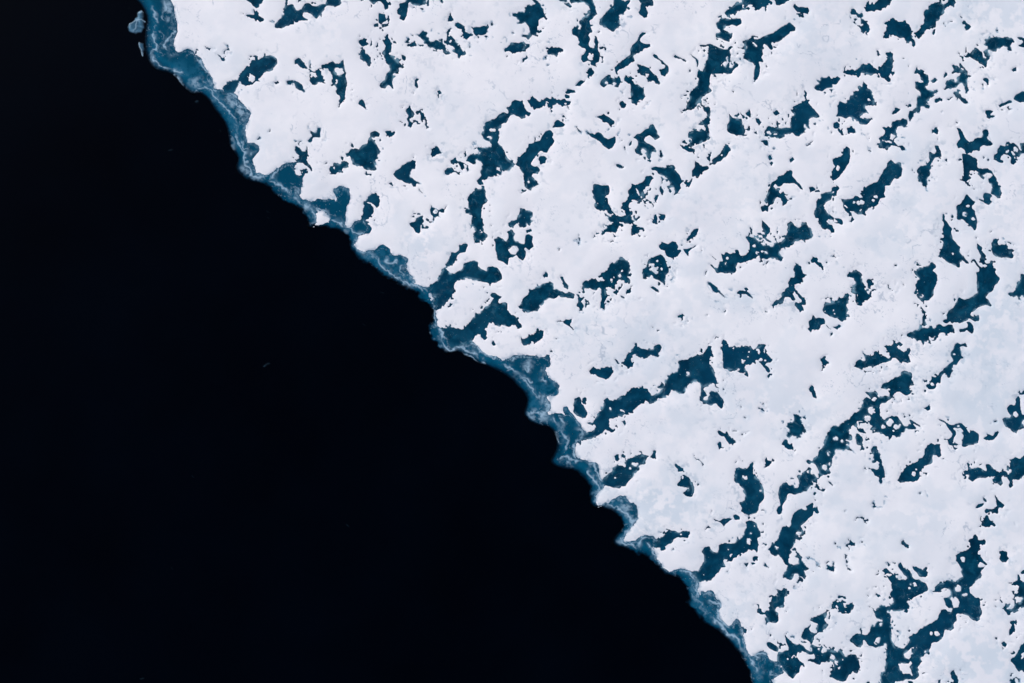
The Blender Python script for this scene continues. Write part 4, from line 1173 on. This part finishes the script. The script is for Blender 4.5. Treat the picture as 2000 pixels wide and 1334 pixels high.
# ---------------------------------------------------------------- ice sheet: snow cover, snow islands, drowned rim
ice = bpy.data.objects.new('ice_sheet', None); C.objects.link(ice)
tag(ice, 'vast white snow covered ice sheet with a drowned teal slush rim', 'ice sheet')
drift = (fbm(gx, gy, 120, 101, 4) - .5)*.5 + (fbm(gx, gy, 30, 105, 3) - .5)*.14
ZS = (M - .5)*.06 + .05*sstep(.6, 1, Mw) + np.maximum(0, drift + .12)*sstep(.75, 1, Mww)*.3 - .02*wet*(M > .5)
cellv = lambda a: (a[:-1,:-1], a[1:,:-1], a[1:,1:], a[:-1,1:])
def cmax(a): q = cellv(a); return np.maximum(np.maximum(q[0], q[1]), np.maximum(q[2], q[3]))
def cmin(a): q = cellv(a); return np.minimum(np.minimum(q[0], q[1]), np.minimum(q[2], q[3]))
snow_cells = cmax(M) > .18
lab_s, ns = components(snow_cells)
sz = np.bincount(lab_s[lab_s >= 0], minlength=ns)
main = int(sz.argmax())
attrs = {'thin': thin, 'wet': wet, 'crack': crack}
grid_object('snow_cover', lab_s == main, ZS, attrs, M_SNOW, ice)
islands = [k for k in np.argsort(-sz) if k != main and sz[k] >= 5 and ZS[:-1,:-1][lab_s == k].max() > 0][:295]
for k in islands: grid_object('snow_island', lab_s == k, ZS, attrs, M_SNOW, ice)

thick = sstep(.42, 1.0, E_in)*(.55 + .45*sstep(.62, .98, E_far)) + (fbm(gx, gy, 22, 111, 5, .6) - .5)*.75*sstep(.55, .95, E_in)
thick = np.clip(thick, 0, 1)
grey = sstep(.45, .66, fbm(gx, gy, 85, 161, 3))*sstep(.34, .60, fbm(gx, gy, 9, 165, 5, .65))*sstep(.72, .95, E_in)
pond = np.clip(np.maximum(sstep(.25, .7, P_w), .85*sstep(.84, .97, E_far)), 0, 1)*sstep(.6, .9, E_in)*(1 - .6*grey)
pale = np.clip(W_*1.0 + sstep(.62, .9, E_in)*SL*sstep(.36, .66, fbm(gx, gy, 10, 121, 5, .65))*.75 + sstep(.62, .92, E_in)*.5*sstep(.24, .47, S_in)*sstep(.46, .66, fbm(gx, gy, 12, 125, 5, .65))*(1 - pond), 0, 1)*sstep(.50, .72, E_in)
ZR = -.11 + .12*sstep(.30, .62, EX) + .03*pale + .01*thick
rim_cells = (cmax(EX) > .20) & (cmin(S) < .80) & (cmin(S_in) < .985)
I_only = cmin(I2) > .9
rim_cells &= ~I_only
grid_object('slush_rim', rim_cells, ZR, {'thick': thick, 'pond': pond, 'pale': pale, 'grey': grey}, M_RIM, ice)

# unsurveyed snow beyond the picture, to the horizon
def sw(x, y): return wpt(x, y)
E0, E1 = (300, Y0), (shore[-2][0] + 25, Y1)
plane('outer_snow', [sw(300, Y0), sw(X1, Y0), sw(X1, -9000), sw(-3500, -9000)], .16, M_SNOW, ice)
plane('outer_snow', [sw(X1, -9000), sw(X1, 9000), sw(12000, 9000), sw(12000, -9000)], .16, M_SNOW, ice)
plane('outer_snow', [sw(X1, Y1), sw(1580, Y1), sw(5200, 9000), sw(X1, 9000)][:2] + [sw(2190, 3000), sw(X1, 3000)], .16, M_SNOW, ice)

# ---------------------------------------------------------------- melt pools, one object each
pool_cells = (cmin(P) > .40) & (cmin(S) > .42)
plab, npl = components((cmax(P) > .5) & (cmin(S) > .45))
px_area = np.bincount(plab[plab >= 0], minlength=npl)*STEP*STEP
jj, ii = np.nonzero(plab >= 0); LL = plab[jj, ii]
cxs = np.bincount(LL, gx[0][ii], npl)/np.maximum(1, np.bincount(LL, minlength=npl)); cys = np.bincount(LL, gy[:,0][jj], npl)/np.maximum(1, np.bincount(LL, minlength=npl))
mx = np.zeros(npl); np.maximum.at(mx, LL, inside[jj, ii])
# grow every label under the banks so that the water meets the snow
grow = plab.copy()
for _ in range(2):
    g2 = grow.copy()
    for dj, di in ((0, 1), (0, -1), (1, 0), (-1, 0)):
        sh = np.roll(np.roll(grow, dj, 0), di, 1)
        if di == 1: sh[:, 0] = -1
        if di == -1: sh[:, -1] = -1
        if dj == 1: sh[0] = -1
        if dj == -1: sh[-1] = -1
        g2 = np.where((g2 < 0) & (sh >= 0), sh, g2)
    grow = g2
grow = np.where(cmax(M) > .999, np.where(plab >= 0, plab, grow), grow)
ZP = np.zeros_like(gx)
shallow = np.clip(sstep(.80, .35, S_in)*0 + sstep(.985, .60, S_in)*.9 + .30*sstep(.5, .75, fbm(gx, gy, 26, 131, 4)), 0, 1)
frz = sstep(.44, .64, fbm(gx, gy, 8, 171, 4, .62))*sstep(.46, .60, fbm(gx, gy, 38, 175, 3))
slush = np.clip((.62*frz*sstep(.97, .60, PB) + .7*soft*sstep(.96, .55, blur(P, 1, 1))*sstep(.40, .62, fbm(gx, gy, 6, 135, 2)))*sstep(.22, .45, P_b) + .35*W_, 0, 1)
pat = {'shallow': shallow, 'slush': slush}
order = [k for k in np.argsort(-px_area) if mx[k] > 1]
big = [k for k in order if px_area[k] >= 30][:298]
rest = set(order) - set(big)
outer = set(range(npl)) - set(order)
LM = [
(1803,1201,'huge branching melt pool in the lower right corner'),
(1289,766,'longest diagonal melt pool, opening toward the ice edge'),
(1690,824,'long diagonal melt pool crowded with round snow islands'),
(994,291,'large Y shaped melt pool'),
(940,632,'wide teal melt pool below the broad snow tongue'),
(1597,1291,'double lobed ragged melt pool at the bottom edge'),
(898,543,'hooked teal melt pool draining through the ice edge'),
(1492,485,'broad ragged melt pool full of slanting snow bars'),
(1904,574,'long elbow shaped melt pool'),
(1420,1080,'club shaped melt pool reaching the lower ice edge'),
(1548,1058,'ragged upright melt pool ending in two feet'),
(1211,401,'crooked S shaped melt pool'),
(1385,146,'tall melt pool tapering down to the left'),
(1707,371,'stout slanting melt pool with islands at its foot'),
(1451,698,'blocky melt pool with comb like right arms'),
(1464,956,'thick vertical melt pool with two white dots'),
(1144,59,'long chain like melt pool hanging from the top edge'),
(1674,205,'large jagged melt pool with a clawed lower end'),
(1191,544,'arched melt pool with a straight tail below'),
(1491,90,'melt pool with a straight bar arm to the right'),
(1954,920,'wide branching melt pool at the right edge'),
(1553,237,'triangular melt pool with a long left tail'),
(1899,300,'three armed melt pool above a square lower block'),
(593,23,'wide ragged melt pool at the top left'),
(493,142,'long bean shaped melt pool nearest the upper ice edge'),
(1057,580,'smooth whale shaped melt pool'),
(1218,922,'leaf shaped melt pool behind the sharp snow point'),
(932,414,'tall column shaped melt pool'),
(714,300,'axe blade shaped melt pool'),
(1729,696,'comb toothed horizontal melt pool'),
(999,483,'ring shaped melt pool around a snow island'),
(650,152,'wedge shaped melt pool with a thin downward spike'),
(1809,550,'jug shaped upright melt pool'),
(1797,906,'slanting dumbbell shaped melt pool'),
(1856,483,'narrow melt pool pointing straight up'),
(1554,952,'zigzag melt pool with a round knob at its foot'),
(1038,34,'squat ragged melt pool at the top centre'),
(1935,95,'V shaped melt pool near the top right corner'),
(1549,566,'long legged branching melt pool'),
(1823,30,'slanting paddle shaped melt pool near the top right'),
(1522,370,'arch shaped melt pool open at the bottom'),
(1801,180,'jagged upright melt pool with a notched right side'),
(1708,135,'caterpillar like melt pool with a tall right end'),
(1199,28,'slanting oblong melt pool at the top'),
(1756,60,'four cornered melt pool with a tiny tail'),
(761,126,'narrow wavy upright melt pool'),
(1611,410,'hooked melt pool left of the stout slanting one'),
(1818,650,'flat wing shaped melt pool'),
(1512,1184,'fuzzy edged melt pool with a thin left arm'),
(1365,261,'ragged melt pool with a drooping left tail'),
(1283,525,'round melt pool holding a bean shaped snow island'),
(1982,815,'melt pool with one square snow island'),
(1636,602,'sail shaped melt pool'),
(1262,275,'claw shaped melt pool with a round white dot'),
(1853,713,'thin knobbly slanting melt pool'),
(1889,414,'melt pool speckled with small snow islands'),
(1881,849,'loop shaped melt pool around a snow strip'),
(1252,692,'wavy worm shaped melt pool'),
(1462,10,'ragged melt pool along the top edge'),
(1309,345,'curved banana shaped melt pool'),
(1678,562,'short upright melt pool with a bulging head'),
(1593,1225,'question mark shaped melt pool'),
(1740,261,'twisted melt pool around a grey snow patch'),
(1988,1166,'melt pool circling one round snow island'),
(1235,104,'slanting bone shaped melt pool'),
(1972,297,'braided melt pool at the right edge'),
(1812,327,'kite shaped melt pool'),
(1642,319,'smooth comma shaped melt pool'),
(1308,1050,'short flat melt pool with one white dot'),
(1872,153,'C shaped melt pool'),
(794,338,'almond shaped melt pool'),
(1241,176,'wedge shaped melt pool widening downward'),
(722,403,'rounded melt pool split by a thin snow bar'),
(1554,835,'four pointed melt pool'),
(1436,247,'shield shaped melt pool'),
(1714,909,'sickle shaped melt pool'),
]
used_lm = {}
for (x, y, nm) in LM:
    best = min((k for k in big if k not in used_lm and px_area[k] >= 450), key=lambda k: (cxs[k]-x)**2 + (cys[k]-y)**2)
    if (cxs[best]-x)**2 + (cys[best]-y)**2 < 40**2: used_lm[best] = nm
lm_keys = list(used_lm)
label = {k: 'dark blue ' + v for k, v in used_lm.items()}
DIRS = ['right of', 'below right of', 'below', 'below left of', 'left of', 'above left of', 'above', 'above right of']
cand = {}
for k in big:
    if k in label: continue
    # nearest landmark outline
    m = np.flatnonzero(LL == k)
    xk, yk = cxs[k], cys[k]
    bl = min(lm_keys, key=lambda q: math.hypot(cxs[q]-xk, cys[q]-yk) - .55*math.sqrt(px_area[q]))
    d = DIRS[int(round(math.degrees(math.atan2(yk - cys[bl], xk - cxs[bl]))/45)) % 8]
    x = gx[0][ii[m]] - xk; y = gy[:,0][jj[m]] - yk
    cov = np.cov(np.stack((x, y))) if len(m) > 3 else np.eye(2)
    ev, vec = np.linalg.eigh(cov); el = math.sqrt(max(ev[1], .1)/max(ev[0], .1))
    v = vec[:, 1]; ang = math.degrees(math.atan2(-v[1], v[0])) % 180
    shp = 'roundish' if el < 1.45 else ('flat' if ang < 22 or ang > 158 else 'upright' if 68 < ang < 112 else 'slanting')
    size = 'tiny' if px_area[k] < 90 else 'small' if px_area[k] < 300 else 'medium'
    cand.setdefault((size, shp, d, bl), []).append(k)
grp = {}
for (size, shp, d, bl), ks in cand.items():
    base = '%s %s hole %s the %s' % (size, shp, d, used_lm[bl].replace('melt pool', 'pool').replace(',', ''))
    ks.sort(key=lambda k: math.hypot(cxs[k]-cxs[bl], cys[k]-cys[bl]))
    if len(ks) == 1: label[ks[0]] = base
    else:
        o_ = ['nearest', 'second nearest', 'third nearest', 'fourth nearest', 'fifth nearest', 'sixth nearest']
        if len(ks) == 2: o_ = ['nearer', 'farther']
        for n_, k in enumerate(ks): label[k] = o_[min(n_, 5)] + ' ' + base
for k in big:
    o = grid_object('melt_pool', grow == k, ZP, pat, M_POOL)

    tag(o, ' '.join(label[k].split()[:16]), 'melt pool', 'melt pools in the ice sheet')
def multi(name, ks, lab_):
    m = np.isin(grow, np.array(sorted(ks))) if ks else np.zeros_like(grow, bool)
    o = grid_object(name, m, ZP, pat, M_POOL)
    if o: tag(o, lab_, 'melt holes', None, 'stuff')
multi('melt_specks', rest, 'pinprick dark melt specks scattered all over the snow')
multi('outlying_melt_pools', outer, 'dark melt pools on the snow beyond the picture')

# ---------------------------------------------------------------- loose ice off the edge
def floe(name, poly, ridges, h, lab_, cat='ice floe', grp_=None, amt=1.0):
    p = np.array(poly); st = 1.0
    a = np.arange(p[:,0].min() - 5, p[:,0].max() + 5.1, st); b = np.arange(p[:,1].min() - 5, p[:,1].max() + 5.1, st)
    fx, fy = np.meshgrid(a, b)
    wx_ = fx + (vnoise(fx, fy, 6, 7) - .5)*3; wy_ = fy + (vnoise(fx, fy, 6, 8) - .5)*3
    q = np.roll(p, -1, 0)
    ins = np.zeros(fx.shape, bool); D = np.full(fx.shape, 99.)
    for (ax, ay), (bx, by) in zip(p, q):
        cr = ((ay <= wy_) & (by > wy_)) | ((by <= wy_) & (ay > wy_))
        with np.errstate(divide='ignore', invalid='ignore'): xx = ax + (wy_ - ay)/(by - ay)*(bx - ax)
        ins ^= cr & (wx_ < xx)
        px, py = wx_ - ax, wy_ - ay; dx, dy = bx - ax, by - ay
        t = np.clip((px*dx + py*dy)/(dx*dx + dy*dy + 1e-9), 0, 1); D = np.minimum(D, np.hypot(px - t*dx, py - t*dy))
    sd_ = np.where(ins, D, -D)
    rd = np.full(fx.shape, 99.)
    for Ln in ridges:
        for (ax, ay), (bx, by) in zip(Ln[:-1], Ln[1:]):
            px, py = wx_ - ax, wy_ - ay; dx, dy = bx - ax, by - ay
            t = np.clip((px*dx + py*dy)/(dx*dx + dy*dy + 1e-9), 0, 1); rd = np.minimum(rd, np.hypot(px - t*dx, py - t*dy))
    z = -.07 + h*np.clip(sd_/5, -1, 1) + .03*np.exp(-(rd/2)**2)
    n1, n0 = fx.shape
    vs_ = np.stack((((fx - 1000)*K).ravel(), ((667 - fy)*K).ravel(), z.ravel()), 1)
    keep = (sd_ > -3.5); cells = keep[:-1,:-1] & keep[1:,:-1] & keep[1:,1:] & keep[:-1,1:]
    J, I_ = np.nonzero(cells)
    quads = np.stack((J*n0 + I_, (J+1)*n0 + I_, (J+1)*n0 + I_ + 1, J*n0 + I_ + 1), 1)
    us, inv = np.unique(quads.ravel(), return_inverse=True)
    c0 = vs_[us].mean(0); c0[2] = -.07
    me = bpy.data.meshes.new(name); me.from_pydata((vs_[us] - c0).tolist(), [], inv.reshape(-1, 4).tolist())
    nz = fbm(fx, fy, 9, 77, 3)
    vals = {'thick': np.clip(sstep(-1, 7, sd_)*(.55 + .7*(nz - .3))*amt, 0, 1), 'pond': np.zeros(fx.shape), 'grey': sstep(.4, .6, nz)*sstep(1, 5, sd_)*amt,
            'pale': np.clip((.12*sstep(0, 4, sd_) + np.exp(-(rd/1.3)**2)*.55 + .3*np.exp(-(rd/5)**2)*sstep(.4, .6, nz) + .25*sstep(.5, .7, nz)*sstep(1, 5, sd_))*amt, 0, 1)}
    for k_, a_ in vals.items():
        at = me.attributes.new(k_, 'FLOAT', 'POINT'); at.data.foreach_set('value', a_.ravel()[us].astype(np.float32))
    me.polygons.foreach_set('use_smooth', np.ones(len(me.polygons), bool)); me.materials.append(M_RIM)
    o = bpy.data.objects.new(name, me); C.objects.link(o); o.location = c0
    return tag(o, lab_, cat, grp_)
A = lambda s_: [(200 + 2*float(a), 2*float(b)) for a, b in (q.split(',') for q in s_.split())]
floe('ice_floe', A('33,11 37,10 40,12 41,16 41,22 41,28 38,32 33,33 29,33 25,30 24,26 27,22 31,19 33,16'),
     [A('27,23 31,21 35,20 38,19 41,21'), A('34,21 33,25 32,29'), A('35,12 38,11')], .10, 'larger rounded blue ice floe drifting off the upper ice edge')
floe('ice_floe', A('36,41 41,42 41,50 39,55 37,50 35,47 34,44'), [A('36,42 36,46 38,50 39,54')], .09, 'smaller pointed ice floe drifting below the rounded one')
SPECK = [(333,293,6,2.4,20,'left of the upper ice edge bend'),(520,713,9,3.5,30,'in the middle of the black water, the broadest one'),(384,198,6,4,10,'close under the upper ice edge'),
         (523,413,5,1.4,-35,'upper one of a parallel pair'),(524,425,4,1.4,-35,'lower one of a parallel pair'),(377,931,5,1.6,-50,'at the lower left of the water'),
         (679,1027,6,1.8,-40,'at the bottom centre of the black water'),(746,571,5,1.5,-35,'near the hooked teal melt pool'),(710,634,5,1.4,-40,'off the wide teal melt pool'),
         (336,1110,4,1.6,-45,'far down at the left of the water'),(278,1325,6,2.6,20,'at the very bottom left edge'),(252,16,3,1.6,60,'beside the larger rounded floe'),(430,255,4,1.3,-30,'hugging the ice edge above the first bay')]
for n_, (x, y, a_, b_, an_, pl_) in enumerate(SPECK):
    c_, s_ = math.cos(R(an_)), math.sin(R(an_))
    pl = [(x + a_*math.cos(t)*c_ + b_*math.sin(t)*s_, y - a_*math.cos(t)*s_ + b_*math.sin(t)*c_) for t in np.arange(0, 6.28, .6)]
    floe('ice_fragment', pl, [], .05, 'faint ice sliver ' + pl_, 'ice fragment', 'ice slivers in the open sea', .22)
